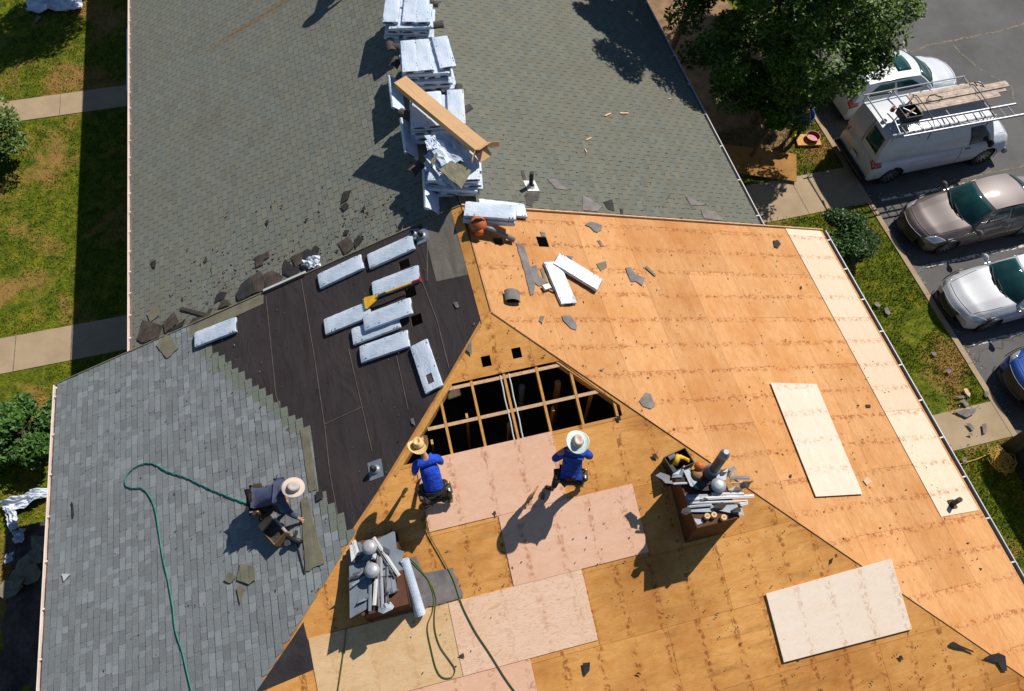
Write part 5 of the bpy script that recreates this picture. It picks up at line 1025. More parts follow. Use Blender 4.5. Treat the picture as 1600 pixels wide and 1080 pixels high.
# ---------------------------------------------------------------- vehicles
def interp(tab,x):
    if x<=tab[0][0]: return tab[0][1]
    for (a,b) in zip(tab,tab[1:]):
        if x<=b[0]:
            t=(x-a[0])/(b[0]-a[0]); t=t*t*(3-2*t)*.5+t*.5; return a[1]+(b[1]-a[1])*t
    return tab[-1][1]
def vehicle(name,label,cat,M,s,group):
    L,Wd,Hh=s['L'],s['W'],s['H']; root=thing(name,label,cat,mat=M,group=group); paint=s['paint']; hw=Wd/2
    sec=[(0,0,1.0),(.25,.40,.99),(.5,.76,.93),(.62,.93,.74),(.72,1.0,.52),(.85,1.0,.30),(.95,.985,.1),(1,.93,0.)]
    def section(q,zt,zb,w,sh):
        for a,b in zip(sec,sec[1:]):
            if q<=b[0]: t=(q-a[0])/(b[0]-a[0]); y=a[1]+(b[1]-a[1])*t; z=a[2]+(b[2]-a[2])*t; break
        return y*w, zb+(zt-zb)*z
    def B(x,t,off=0.):
        zt=interp(s['zt'],x); w=hw*interp(s['w'],x); zb=s['zb']
        y,z=section(min(1,abs(t)),zt,zb,w,0); y=math.copysign(y,t)
        xx=x+s['bow']*(y/hw)**2*max(0,1-x/1.1)-s.get('bowr',.12)*(y/hw)**2*max(0,1-(L-x)/.8)
        zc=.55
        for e in (x,L-x):
            if e<.16: k=1-(1-e/.16)**2*.32; z=zc+(z-zc)*k; y*=1-(1-e/.16)**2*.05
        return Vector((xx-L/2,y,z))
    def Bn(x,t,off):
        e=.01; p=B(x,t); du=B(min(x+e,L),t)-B(max(x-e,0),t); dv=B(x,min(1,t+e))-B(x,max(-1,t-e)); n=du.cross(dv)
        if n.length<1e-9: return p
        n.normalize(); 
        if n.dot(p-Vector((max(-L/2+.9,min(L/2-.9,p.x)),0,.5)))<0: n=-n
        return p+n*off
    # body shell with wheel openings
    nu,nv=90,56; rw=s['rw']; wx=s['wx']
    def skip(i,j):
        x=L*(i+.5)/nu; t=-1+2*(j+.5)/nv; p=B(x,t)
        return abs(t)>.70 and any(math.hypot(p.x+L/2-a,p.z-rw)<rw*1.17 for a in wx)
    b=MB(); b.grid(lambda u,v:B(L*u,-1+2*v),nu,nv,paint,skip=skip)
    for x in (0,L):
        c=[B(x,-1+2*j/nv) for j in range(nv+1)]; b.add(c,[tuple(range(nv+1)) if x==0 else tuple(reversed(range(nv+1)))],paint)
    # roof, pillars
    g=s['gh']; xA,xB,xC,xD=g['xA'],g['xB'],g['xC'],g['xD']; zA=interp(s['zt'],xA)-.03; zD=interp(s['zt'],xD)-.03; wa=hw*g['wa']; wb=hw*g['wb']; zr=Hh
    def ws(u,v,off=0.): # windshield u -1..1 v 0..1
        p=Vector((xA+g['ba']*u*u,wa*u,zA-.07*u*u)); q=Vector((xB+g['ba']*.4*u*u,wb*u,zr-.055*u*u)); r_=p.lerp(q,v); n=(q-p).cross(Vector((0,1,0))).normalized(); n=-n if n.z<0 else n
        return r_+n*(off+.05*math.sin(v*math.pi)*g.get('cv',1)*(1-u*u*.4))-Vector((L/2,0,0))
    def rear(u,v,off=0.):
        p=Vector((xD-g['br']*u*u,wa*.97*u,zD-.07*u*u)); q=Vector((xC-g['br']*.4*u*u,wb*u,zr-.055*u*u)); r_=p.lerp(q,v); n=(p-q).cross(Vector((0,-1,0))).normalized(); n=-n if n.z<0 or (g.get('van') and n.x<0) else n
        return r_+n*(off+.04*math.sin(v*math.pi))-Vector((L/2,0,0))
    def sd(s_,u,v,off=0.):
        a=ws(s_,v); d=rear(s_,v); p=a.lerp(d,u); bul=math.sin(u*math.pi)
        p.y+=s_*bul*(.05 if not g.get('van') else .02)*(1-v*.5); 
        if g.get('van'): p.y+=s_*.07*math.sin(v*math.pi)*min(1,bul*3)
        zz=(interp(s['zt'],xA+(xD-xA)*u)-.10); 
        return p+Vector((0,s_*off,off*.4))
    def roof(u,v,off=0.):
        a=ws(-1+2*v,1); d=rear(-1+2*v,1); p=a.lerp(d,u); p.z+=.035*math.sin(u*math.pi)+off; return p
    b.grid(lambda u,v:ws(-1+2*v,u),8,12,paint); b.grid(lambda u,v:rear(-1+2*v,u),8,12,paint); b.grid(lambda u,v:roof(u,v),12,12,paint)
    for q in (-1,1): b.grid(lambda u,v,q=q:sd(q,u,v),20,8,paint)
    body=b.build('body',parent=root,local=True,smooth=True,recalc=False)
    def patch(nm,fn,mat,n=10,m=10,lab=None,par=None):
        b=MB(); b.grid(fn,n,m,mat); o=b.build(nm,parent=par or root,local=True,smooth=True); o.modifiers.new('s','SOLIDIFY').thickness=.004; o.modifiers['s'].offset=0
        if lab: o['label']=lab
        return o
    o=patch('windshield',lambda u,v:ws((-1+2*v)*(.93-.02*u),.05+.88*u,.012),R['glass'],10,14)
    b=MB()
    for y in (-.25,.35): b.tube([ws(y-.3,.06,.03),ws(y,.10,.035),ws(y+.42,.16,.03)],.012,R['trim'],5)
    b.build('wiper',parent=root,local=True)
    patch('cowl',lambda u,v:ws((-1+2*v)*.94,-.03+.08*u,.014),R['trim'],2,12)
    if not g.get('van'):
        patch('rear_window',lambda u,v:rear((-1+2*v)*.88,.12+.8*u,.012),R['glass'])
        for q in (-1,1):
            patch('side_window',lambda u,v,q=q:sd(q,.10+.14*(1-v)*0+.36*u+.02*v,.24+.64*v*(1 if u>.0 else 1)*min(1,(.25+u*3)),.012),R['glass'])
            patch('side_window',lambda u,v,q=q:sd(q,.51+.34*u,.24+.64*v*min(1,(.35+(1-u)*3)),.012),R['glass'])
    else:
        for q in (-1,1):
            patch('side_window',lambda u,v,q=q:sd(q,.035+.185*u,.06+.80*v*min(1,.3+u*2.2),.014),R['glass'])
        patch('rear_window',lambda u,v:rear(.10+.75*v,.25+.6*u,.012),R['glass'],4,4)
        patch('door_seam',lambda u,v:rear(-.012+.024*v,.02+.95*u,.012),R['trim'],4,2)
    if s.get('sunroof'): patch('sunroof',lambda u,v:roof(.14+.26*u,.22+.56*v,.012),R['glass'],4,6)
    for q in (-1,1):
        patch('headlight',lambda u,v,q=q:Bn(.05+(s['hl'][0])*u*(.5+.5*v)+.12*v,q*(s['hl'][1]+s['hl'][2]*v),.010),R['lamp'],8,8)
        patch('tail_light',lambda u,v,q=q:Bn(L-.32+.30*u,q*(.50+.16*v),.010),R['lampred'],6,6)
    gt=s.get('grille',(.27,.56))
    b=MB()
    def front(y,z,off=0.):   # point of the front face
        t=abs(y)/hw; return Vector((s['bow']*t*t-.012-off-L/2,y,z))
    gw,gz0,gz1=s['gr']; n=16
    b.grid(lambda u,v:front(gw*(-1+2*v)*(1-.15*(1-u)),gz0+(gz1-gz0)*u,.02+.0*u)+Vector((.05*u*u,0,0)),4,n,R['trim']); b.build('grille',parent=root,local=True)
    b=MB(); b.tube([front(gw*1.02*(-1+2*k/12),gz1+.012,.02)+Vector((.045,0,0)) for k in range(13)],.009,R['grey_pl'],6); b.tube([front(gw*.5*(-1+2*k/12)*1.7,gz0-.01,.02) for k in range(13)],.007,R['grey_pl'],6); b.build('grille_trim',parent=root,local=True)
    b=MB(); b.grid(lambda u,v:front(hw*.62*(-1+2*v),.20+.12*u,.012),2,12,R['trim']); b.build('air_intake',parent=root,local=True)
    # bumper
    if s.get('bumper'):
        b=MB(); b.tube([front(hw*.96*(-1+2*k/12),.42,.03) for k in range(13)],.09,R['chrome'] if s['bumper']==1 else R['alu'],8); b.build('front_bumper',parent=root,local=True,smooth=True)
        b=MB(); b.tube([Vector((L/2+.04,y,.42)) for y in (-hw*.9,0,hw*.9)],.09,R['trim'],8); b.build('rear_bumper',parent=root,local=True)
    # hood lines and door seams
    b=MB()
    for q in (-1,1):
        P=[Bn(x,q*(.44+.04*x/1.2),.004) for x in [.25+.1*k for k in range(int((xA-.3)/.1))]]
        if len(P)>1: b.tube(P,.006,R['trim'],4)
    P=[Bn(.22,-.44+.88*k/14,.004) for k in range(15)]; b.tube(P,.006,R['trim'],4); b.build('hood_seam',parent=root,local=True)
    for q in (-1,1):
        for x in s['doors']:
            b=MB(); b.tube([Bn(x,q*(.55+.04*k),.003) for k in range(10)],.006,R['trim'],4); b.build('door_seam',parent=root,local=True)
            b=MB(); p=Bn(x-.22,q*.63,.02); b.tube([p-Vector((.09,0,0)),p+Vector((.09,0,0))],.014,R['chrome'] if not g.get('van') else R['trim'],6); b.build('door_handle',parent=root,local=True)
        # mirrors
        c=Bn(xA+.35,q*.60,.10); b=MB(); b.tube([c-Vector((0,q*.12,0)),c,c+Vector((0,q*.03,.03))],[.02,.035,.07],paint if not g.get('van') else R['trim'],8); A=Matrix.Translation(c+Vector((0,q*.10,.06)))@Matrix.Diagonal((.075,.11,.085*s.get('mir',1),1))
        b.lathe([(.001,-1),(.5,-.86),(.86,-.5),(1,0),(.86,.5),(.5,.86),(.001,1)],paint if not g.get('van') else R['trim'],12,A); b.build('mirror',parent=root,local=True,smooth=True)
    # arches and wheels
    for a in wx:
        for q in (-1,1):
            b=MB(); y=q*(hw-.17); A=Matrix.Translation((a-L/2,y,rw))@Matrix.Rotation(-q*math.pi/2,4,'X')
            b.lathe([(.62*rw,-.10),(rw*.95,-.10),(rw,-.06),(rw,.11),(rw*.93,.14),(rw*.66,.13)],R['tyre'],28,A); w=b.build('wheel',parent=root,local=True)
            b=MB(); b.lathe([(rw*.66,.125),(rw*.60,.07),(rw*.2,.06),(.001,.06)],R['trim'],28,A)
            for k in range(10):
                an=k*math.pi/5; b.bar(A@Vector((rw*.1*math.cos(an),rw*.1*math.sin(an),.09)),A@Vector((rw*.63*math.cos(an),rw*.63*math.sin(an),.115)),.045,.02,R['rim'],A.to_3x3()@Vector((0,0,1)))
            b.lathe([(rw*.63,.13),(rw*.66,.13),(rw*.66,.11)],R['rim'],28,A); b.lathe([(.001,.11),(rw*.14,.105),(rw*.15,.06)],R['rim'],16,A)
            o=b.build('rim',parent=root,local=True); o.parent=w
            b=MB(); P=[]
            for k in range(21):
                an=math.pi*(k/20)*1.12-.18; P.append(Vector((a-L/2-rw*1.16*math.cos(an),q*(hw*.985),rw+rw*1.16*math.sin(an))))
            b.tube(P,.012,R['trim'],6); b.build('wheel_arch',parent=root,local=True)
            b=MB(); b.lathe([(rw*1.2,-.25),(rw*1.2,.1)],R['trim'],20,A); b.lathe([(rw*1.2,-.25),(.001,-.25)],R['trim'],20,A); b.build('wheel_well',parent=root,local=True)
    b=MB(); b.box((.35-L/2,-hw*.82,.17),(L/2-.35,hw*.82,.3),R['trim']); b.build('underbody',parent=root,local=True)
    if s.get('plate'):
        b=MB(); b.box((L/2+.005,-.15,.6),(L/2+.02,.15,.75),R['white']); b.build('number_plate',parent=root,local=True)
    return root
sedan=dict(L=4.8,W=1.82,H=1.44,zb=.19,bow=.38,bowr=.2,rw=.33,wx=(.93,3.72),hl=(.42,.50,.16),gr=(.42,.40,.62),doors=(1.95,2.95),
  zt=[(0,.62),(.15,.74),(.5,.84),(1.35,.99),(1.8,1.02),(3.9,1.04),(4.4,1.0),(4.7,.9),(4.8,.82)],w=[(0,.80),(.3,.92),(.9,.985),(2.4,1.0),(4,.98),(4.6,.9),(4.8,.84)],
  gh=dict(xA=1.30,xB=2.05,xC=3.35,xD=4.15,wa=.86,wb=.64,ba=.30,br=.22))
def S(**k): d=dict(sedan); d.update(k); return d
def VM(x,y,rot): return Matrix.Translation((x,y,ZA))@Matrix.Rotation(rot,4,'Z')
GP='vehicles parked in the marked stalls'
# local -x is the front of each vehicle
vehicle('parked_car','silver white sedan parked nose to the kerb between the brown and the blue car','car',VM(16.15,1.22,.03),S(paint=R['p_silver'],H=1.40,L=4.75),GP)
vehicle('parked_car','brown grey sedan with a green tinted windshield parked next to the van','car',VM(16.50,4.02,.02),S(paint=R['p_brown'],L=4.9,W=1.86,H=1.47,gr=(.48,.36,.64),hl=(.5,.48,.17)),GP)
vehicle('parked_car','deep blue car cut by the right picture edge','car',VM(16.45,-1.55,.03),S(paint=R['p_blue'],L=4.6,W=1.86,H=1.6,zt=[(0,.7),(.15,.84),(.5,.94),(1.1,1.07),(1.8,1.12),(3.9,1.12),(4.4,1.08),(4.6,.9)],gr=(.5,.40,.72)),GP)
suv=S(paint=R['p_white'],L=4.6,W=1.86,H=1.54,sunroof=True,zt=[(0,.72),(.15,.86),(.5,.95),(1.2,1.08),(1.7,1.1),(4.3,1.12),(4.6,1.0)],gh=dict(xA=1.15,xB=1.95,xC=4.0,xD=4.5,wa=.88,wb=.68,ba=.30,br=.15))
vehicle('parked_car','white car with a dark sunroof half under the tree beyond the van','car',VM(16.62,9.75,math.pi+.02),suv,GP)
van=dict(paint=R['p_white'],L=5.22,W=2.0,H=2.08,zb=.32,bow=.12,bowr=.06,rw=.36,wx=(.85,4.28),hl=(.2,.52,.12),gr=(.62,.55,.85),doors=(2.0,),mir=1.6,bumper=1,plate=True,
  zt=[(0,.98),(.3,1.12),(.9,1.2),(1.2,1.22),(5.22,1.22)],w=[(0,.93),(.3,.97),(1,1.0),(5.1,1.0),(5.22,.97)],
  gh=dict(xA=.78,xB=1.42,xC=5.06,xD=5.19,wa=.94,wb=.82,ba=.12,br=.04,van=True,cv=.6))
v=vehicle('work_van','white work van with a loaded roof rack parked backwards to the kerb','van',VM(16.34,7.1,math.pi+.015),van,GP)
# roof rack of the van (part of it), load on it (things of their own)
VMX=v.matrix_world.copy() if False else VM(16.34,7.1,math.pi+.015)
def rk(p,q,r=.022): b=MB(); b.tube([p,q],r,R['alu'],8); o=b.build('rack_bar',parent=v,local=True)
zrk=2.26; R['plank']=simple('weathered_plank',(.46,.36,.29),.85,var=.35,sc=7)
for x in (-1.0,.35,1.5,2.45): rk((x,-.86,zrk),(x,.86,zrk))
for y in (-.86,.92):
    rk((-1.0,y,zrk+.05),(2.55,y,zrk+.05),.022 if y<0 else .035)
    for x in (-1.0,.35,1.5,2.45): rk((x,y,zrk-.25),(x,y,zrk+.05),.016)
b=MB(); b.tube([VMX@Vector(p) for p in [(-1.1,-.84,zrk+.1),(-1.35,-.75,zrk+.1),(-1.4,0,zrk+.1),(-1.35,.3,zrk+.1)]],.02,R['alu'],8); b.build('rack_hoop',parent=None) if False else None
# local +y of the van (turned by pi) is the near side of the picture
t=thing('ladder','long aluminium extension ladder strapped on the van and reaching past its hood','ladder',VMX@Vector((0,.62,zrk)))
def LP(x,y,z): return VMX@Vector((x,y,z))
b=MB(); ya,yb=.62,1.08
for y in (ya,yb): b.bar(LP(2.3,y,zrk+.10),LP(-1.80,y+.06,zrk+.10),.03,.075,R['alu'])
b.build('rail',parent=t)
b=MB()
k=0; x=2.15
while x>-1.76: dy=(2.3-x)/4.1*.06; b.tube([LP(x,ya+.02+dy,zrk+.10),LP(x,yb-.02+dy,zrk+.10)],.016,R['alu'],8); x-=.305
b.build('rungs',parent=t)
b=MB(); b.box((-.04,-.02,0),(.04,.02,.02),R['black'],Matrix.Translation(LP(-1.82,ya+.06,zrk+.1))); b.box((-.04,-.02,0),(.04,.02,.02),R['black'],Matrix.Translation(LP(-1.82,yb+.06,zrk+.1))); b.build('foot',parent=t)
for i,(y,w,x0,x1,z,l) in enumerate([(-.05,.26,1.45,-1.9,.08,'lowest and widest plank stacked on the van rack'),(.16,.22,1.7,-1.55,.10,'plank next to the ladder on the van rack'),(-.16,.24,1.35,-2.05,.13,'uppermost plank on the van rack, reaching farthest forward'),(-.42,.16,1.3,-1.3,.08,'narrow plank on the far side of the van rack')]):
    b=MB(); b.bar(LP(x0,y,zrk+z),LP(x1,y,zrk+z),w,.035,R['plank']); b.bar(LP(x0,y,zrk+z+.02),LP(x1,y,zrk+z+.02),w*.5,.008,R['plank']); tag(b.build('plank'),l,'plank','planks on the van rack')
t=thing('tool_bin','black open bin of tools at the rear of the van rack','bin',LP(1.75,.45,zrk+.06)); A=VMX@Matrix.Translation((1.75,.35,zrk+.08))
b=MB()
for a_,c_ in (((-.28,-.25,0),(.28,.25,.02)),((-.28,-.25,.02),(-.26,.25,.25)),((.26,-.25,.02),(.28,.25,.25)),((-.26,-.25,.02),(.26,-.23,.25)),((-.26,.23,.02),(.26,.25,.25))): b.box(a_,c_,R['black'],A)
b.build('tub',parent=t)
b=MB(); b.tube([A@Vector((-.2,-.1,.2)),A@Vector((.15,.1,.3))],.03,R['tan'],6); b.build('handle',parent=t)
b=MB(); b.tube([A@Vector((-.1,.15,.22)),A@Vector((.2,-.15,.26))],.025,R['galv'],6); b.build('tool',parent=t)
A=VMX@Matrix.Translation((2.05,-.02,zrk+.06)); b=MB(); b.cyl(A@Vector((0,0,0)),A@Vector((0,0,.16)),.07,R['redp'],12); b.cyl(A@Vector((0,0,.16)),A@Vector((0,0,.19)),.03,R['black'],12); tag(b.build('red_can'),'small red can at the rear of the van rack','can')
pts=[LP(.6+.24*math.cos(a)*(1+.3*math.sin(3*a)),-.12+.13*math.sin(a),zrk+.17+.01*math.sin(5*a)) for a in [i*.45 for i in range(42)]]; b=MB(); b.tube(pts,.012,R['black'],5); tag(b.build('strap_coil'),'coil of black strap on the planks of the van rack','strap')
for i,(x,l) in enumerate([(-.9,'front strap over the planks and ladder of the van'),(1.1,'rear strap over the planks and ladder of the van')]):
    b=MB(); b.tube([LP(x,-.6,zrk+.02),LP(x,-.3,zrk+.2),LP(x,.1,zrk+.2),LP(x,.6,zrk+.17),LP(x,.88,zrk+.05),LP(x+.1,1.0,zrk-.35)],.014,R['black'],6); tag(b.build('tie_strap'),l,'strap','straps over the van load')
for i,(x,y,x2,y2,l) in enumerate([(2.0,.2,1.2,-.3,'rusty clamp lying across the rear of the van rack'),(2.35,.95,2.3,.1,'pipe clamp at the rear near corner of the rack'),(-1.1,-.5,-1.25,-.1,'clamp on the front bar of the van rack')]):
    b=MB(); b.tube([LP(x,y,zrk+.12),LP((x+x2)/2,(y+y2)/2,zrk+.2),LP(x2,y2,zrk+.12)],.022,R['scrap_brown'] if i==0 else R['galv'],6); tag(b.build('pipe_clamp'),l,'clamp','clamps on the van rack')
# ---------------------------------------------------------------- people
def skin(name,J,E,mat,parent,subs=2):
    names=list(J); ix={n:i for i,n in enumerate(names)}; me=bpy.data.meshes.new(name); me.from_pydata([J[n][0] for n in names],[(ix[a],ix[c]) for a,c in E],[])
    o=bpy.data.objects.new(name,me); COL.objects.link(o)
    m=o.modifiers.new('skin','SKIN'); m.use_smooth_shade=True; m.branch_smoothing=.6
    lay=me.skin_vertices[0].data
    for n in names:
        r=J[n][1]; lay[ix[n]].radius=(r,r) if not isinstance(r,tuple) else r
    lay[0].use_root=True
    o.modifiers.new('sub','SUBSURF').levels=subs; o.modifiers['sub'].render_levels=subs
    dg=bpy.context.evaluated_depsgraph_get(); dg.update(); nm=bpy.data.meshes.new_from_object(o.evaluated_get(dg)); bpy.data.objects.remove(o)
    nm.materials.clear(); nm.materials.append(mat); nm.name=name
    o2=bpy.data.objects.new(name,nm); COL.objects.link(o2); o2.parent=parent
    for p in nm.polygons: p.use_smooth=True
    return o2
V=Vector
def person(label,M,pose,shirt,trous,hat,long_sleeve,group=None,belt=True):
    root=thing('person',label,'person',mat=M,group=group); P={k:V(v) for k,v in pose.items()}
    pel,chest,neck,head=P['pelvis'],P['chest'],P['neck'],P['head']; waist=pel.lerp(chest,.45)
    side=P.get('side',V((1,0,0)))
    J={}; E=[]
    def a(n,p,r,par=None): 
        J[n]=(tuple(p),r); 
        if par: E.append((par,n))
    a('pel',pel,(.15,.12)); a('wai',waist,(.15,.12),'pel'); a('che',chest,(.15,.11),'wai'); a('upc',chest.lerp(neck,.42),(.12,.09),'che'); a('nec',neck,.05,'upc')
    fd=(P['face']).normalized(); a('hea',head-V((0,0,.02)),.078,'nec'); a('top',head+(head-neck).normalized()*.075,.072,'hea'); a('nos',head+fd*.10-V((0,0,.02)),.014,'hea'); a('chi',head+fd*.062-(head-neck).normalized()*.06,.03,'hea')
    for s,k in ((-1,'L'),(1,'R')):
        sh=chest.lerp(neck,.4)+side*s*.185; a('sh'+k,sh,.07,'upc'); a('el'+k,P['elbow'+k],.045,'sh'+k); a('wr'+k,P['wrist'+k],.03,'el'+k)
        hd=(P['wrist'+k]-P['elbow'+k]).normalized(); hp=P.get('hand'+k); 
        if hp is not None: hd=(hp-P['wrist'+k]).normalized()
        across=hd.cross(V((0,0,1))); across=V((1,0,0)) if across.length<.1 else across.normalized(); down=hd.cross(across).normalized(); down=down if down.z<0 else -down
        palm=P['wrist'+k]+hd*.07; a('pa'+k,palm,(.034,.020),'wr'+k)
        for f,(o,l) in enumerate(((-.030,.062),(-.010,.072),(.011,.068),(.030,.052))):
            b0=palm+hd*.025+across*o; b1=b0+hd*l*.55+down*.012; b2=b1+hd*l*.30+down*.030
            a(f'f{f}a{k}',b0,.010,'pa'+k); a(f'f{f}b{k}',b1,.009,f'f{f}a{k}'); a(f'f{f}c{k}',b2,.0075,f'f{f}b{k}')
        th=P['wrist'+k]+hd*.035+across*(-s)*.035; a('t1'+k,th,.012,'pa'+k); a('t2'+k,th+hd*.035+across*(-s)*.02+down*.015,.010,'t1'+k)
        hip=pel+side*s*.085-V((0,0,.03)); a('hi'+k,hip,.085,'pel'); a('kn'+k,P['knee'+k],.056,'hi'+k); a('an'+k,P['ankle'+k],.038,'kn'+k)
        td=P['toe'+k]-P['ankle'+k]; a('to'+k,P['toe'+k],.034,'an'+k)
    skin('body',J,E,R['skin'],root)
    # shirt
    J2={k:v for k,v in J.items() if k in ('wai','che','upc')}
    def g(n,d): r=J[n][1]; return (J[n][0],tuple(x+d for x in r) if isinstance(r,tuple) else r+d)
    J2=dict(wai=(J['wai'][0],(.185,.15)),che=(J['che'][0],(.215,.16)),upc=(J['upc'][0],(.20,.15))); J2['pel']=(tuple(pel.lerp(waist,.25)),(.180,.145)); E2=[('wai','pel'),('wai','che'),('che','upc')]
    J2['col']=(tuple(chest.lerp(neck,.85)),.075); E2.append(('upc','col'))
    for k in 'LR':
        J2['sh'+k]=g('sh'+k,.03); E2.append(('upc','sh'+k)); el=V(J['el'+k][0]); sh=V(J['sh'+k][0]); wr=V(J['wr'+k][0])
        if long_sleeve: J2['el'+k]=g('el'+k,.020); J2['wr'+k]=(tuple(el.lerp(wr,.93)),.040); E2+=[('sh'+k,'el'+k),('el'+k,'wr'+k)]
        else: J2['el'+k]=(tuple(sh.lerp(el,.85)),.060); E2+=[('sh'+k,'el'+k)]
    skin('shirt',J2,E2,shirt,root)
    J3=dict(pel=g('pel',.022)); E3=[]
    for k in 'LR':
        J3['hi'+k]=g('hi'+k,.022); J3['kn'+k]=g('kn'+k,.025); kn=V(J['kn'+k][0]); an=V(J['an'+k][0]); J3['an'+k]=(tuple(kn.lerp(an,.92)),.055); E3+=[('pel','hi'+k),('hi'+k,'kn'+k),('kn'+k,'an'+k)]
    skin('trousers',J3,E3,trous,root)
    for k in 'LR':
        an,to=P['ankle'+k],P['toe'+k]; heel=an-(to-an).normalized()*.05-V((0,0,.02))
        skin('boot',{'h':(tuple(heel),.05),'a':(tuple(an),.055),'m':(tuple(an.lerp(to,.55)-V((0,0,.005))),.048),'t':(tuple(to),.044)},[('h','a'),('h','m'),('m','t')],R['leather'],root,1)
    # hair cap and hat
    upd=(head-neck).normalized(); hx=side; z=P.get('hatup',upd).normalized(); x=side; y=z.cross(x).normalized(); x=y.cross(z); A=Matrix((x,y,z)).transposed().to_4x4(); A.translation=head+z*.045
    b=MB(); b.lathe([(.088,-.05),(.092,0),(.085,.04),(.05,.075),(.001,.085)],R['hair'],16,A); b.build('hair',parent=root,local=True,smooth=True)
    br=hat['brim']; n=28; b=MB(); prof=[(.092,.015),(.12,.012),(.16,.004),(br*.92,.0),(br,.006),(br*.99,.0),(.16,-.004),(.1,.0)]
    vs=[];fs=[]
    for (r_,zz) in prof:
        for k in range(n):
            an=2*math.pi*k/n; xx=r_*math.cos(an); yy=r_*1.08*math.sin(an); w=max(0,(r_-.1)/(br-.1)); zc=zz+hat['curl']*w*w*math.cos(an)**2-hat.get('dip',.0)*w*math.sin(an)**2+.008*w*math.sin(an*3+1)
            vs.append(A@V((xx,yy,zc)))
    for i in range(len(prof)-1):
        for k in range(n): k2=(k+1)%n; fs.append((i*n+k,i*n+k2,(i+1)*n+k2,(i+1)*n+k))
    b.add(vs,fs,hat['mat']); hb=b.build('hat_brim',parent=root,local=True,smooth=True)
    b=MB(); cm=hat.get('cmat',hat['mat']); ch=hat['ch']
    vs=[];fs=[]; prof=[(.100,.005),(.098,.04),(.090,ch*.8),(.075,ch),(.045,ch*.97),(.001,ch*.90)]
    for (r_,zz) in prof:
        for k in range(n):
            an=2*math.pi*k/n; q=1-.22*hat.get('pinch',0)*(zz/ch)*abs(math.cos(an)); vs.append(A@V((r_*q*math.cos(an),r_*1.12*math.sin(an),zz-(hat.get('pinch',0)*.03*(1 if r_<.06 else 0)))))
    for i in range(len(prof)-1):
        for k in range(n): k2=(k+1)%n; fs.append((i*n+k,i*n+k2,(i+1)*n+k2,(i+1)*n+k))
    b.add(vs,fs,cm); b.build('hat_crown',parent=root,local=True,smooth=True)
    b=MB(); b.lathe([(.101,.008),(.103,.03),(.099,.034)],R['hat_grey'] if hat['mat'] is not R['straw'] else R['tan'],20,A@Matrix.Diagonal((1,1.1,1,1))); b.build('hat_band',parent=root,local=True,smooth=True)
    if belt:
        ax=(waist-pel).normalized(); x=side; y=ax.cross(x).normalized(); B2=Matrix((x,y,ax)).transposed().to_4x4(); B2.translation=pel.lerp(waist,.2)
        b=MB(); vs=[];fs=[]
        b.lathe([(.185,-.035),(.195,-.035),(.195,.035),(.185,.035)],R['leather'],24,B2@Matrix.Diagonal((1,.86,1,1))); bl=b.build('tool_belt',parent=root,local=True)
        for s in (-1,1):
            b=MB(); A2=Matrix.Translation(B2@V((s*.235,-.02,-.02)))@Matrix.Rotation(s*.25,4,'Y')
            pr=[(-.05,-.10,-.24),(.05,.10,-.24)]
            b.add([A2@V(q) for q in [(-.045,-.085,-.22),(.045,-.085,-.22),(.045,.085,-.22),(-.045,.085,-.22),(-.06,-.11,.02),(.06,-.11,.02),(.06,.11,.02),(-.06,.11,.02)]],[(3,2,1,0),(0,1,5,4),(1,2,6,5),(2,3,7,6),(3,0,4,7),(4,5,6,7)],R['leather']); po=b.build('tool_pouch',parent=root,local=True); po.modifiers.new('b','BEVEL').width=.015
            b=MB(); b.tube([A2@V((0,.05*s,-.15)),A2@V((.0,.06*s,.10))],.013,R['tan'] if s<0 else R['yellow'],6); b.build('tool_handle',parent=root,local=True)
            b=MB(); b.bar(A2@V((-.01,-.06,.01)),A2@V((-.01,-.06,.07)),.05,.025,R['galv']); b.build('tool_head',parent=root,local=True)
    return root
sl=T
# kneeling roofer on the left slope, facing up the slope (+x)
def onz(pl,x,y): return zr_(pl,x,y)
def zr_(pl,x,y): n,d=PL[pl]; return (d-n.x*x-n.y*y)/n.z
def PM(pl,x,y,rot): return Matrix.Translation((x,y,zr_(pl,x,y)+.01))@Matrix.Rotation(rot,4,'Z')
# local: x right, y forward, z up
def slope(pl,rot):
    n=PL[pl][0]; c,s=math.cos(rot),math.sin(rot)
    gx,gy=-n.x,-n.y                       # world slope
    return (gx*c+gy*s, -gx*s+gy*c)        # slope along local x and y
def Z(k,x,y,h): return (x,y,h+k[0]*x+k[1]*y)
r1=rad(-90-4); k=slope('L',r1)
person('roofer in a slate blue shirt and beige sun hat kneeling on the new grey shingles',PM('L',-4.72,-2.02,r1),
 dict(pelvis=Z(k,0,0,.42),chest=Z(k,.02,.42,.50),neck=Z(k,.05,.62,.52),head=Z(k,.07,.76,.58),face=(.3,.9,-.5),hatup=(.05,.25,1),
 elbowL=Z(k,-.20,.52,.25),wristL=Z(k,.02,.52,.17),handL=Z(k,.12,.52,.13),elbowR=Z(k,.36,.60,.28),wristR=Z(k,.44,.72,.09),handR=Z(k,.48,.78,.04),
 kneeL=Z(k,-.14,.36,.09),kneeR=Z(k,.20,.30,.30),ankleL=Z(k,-.15,-.08,.09),ankleR=Z(k,.24,.0,.09),toeL=Z(k,-.15,-.20,.05),toeR=Z(k,.26,.20,.06)),
 R['cl_slate'],R['cl_dark'],dict(brim=.18,curl=.01,dip=.015,mat=R['hat_beige'],cmat=R['hat_grey'],ch=.10),True)
m=PM('L',-4.72,-2.02,r1); c=m@V(Z(k,.16,.52,.10)); t=thing('nail_gun','teal nail gun in the kneeling roofer\'s hand','nail gun',c)
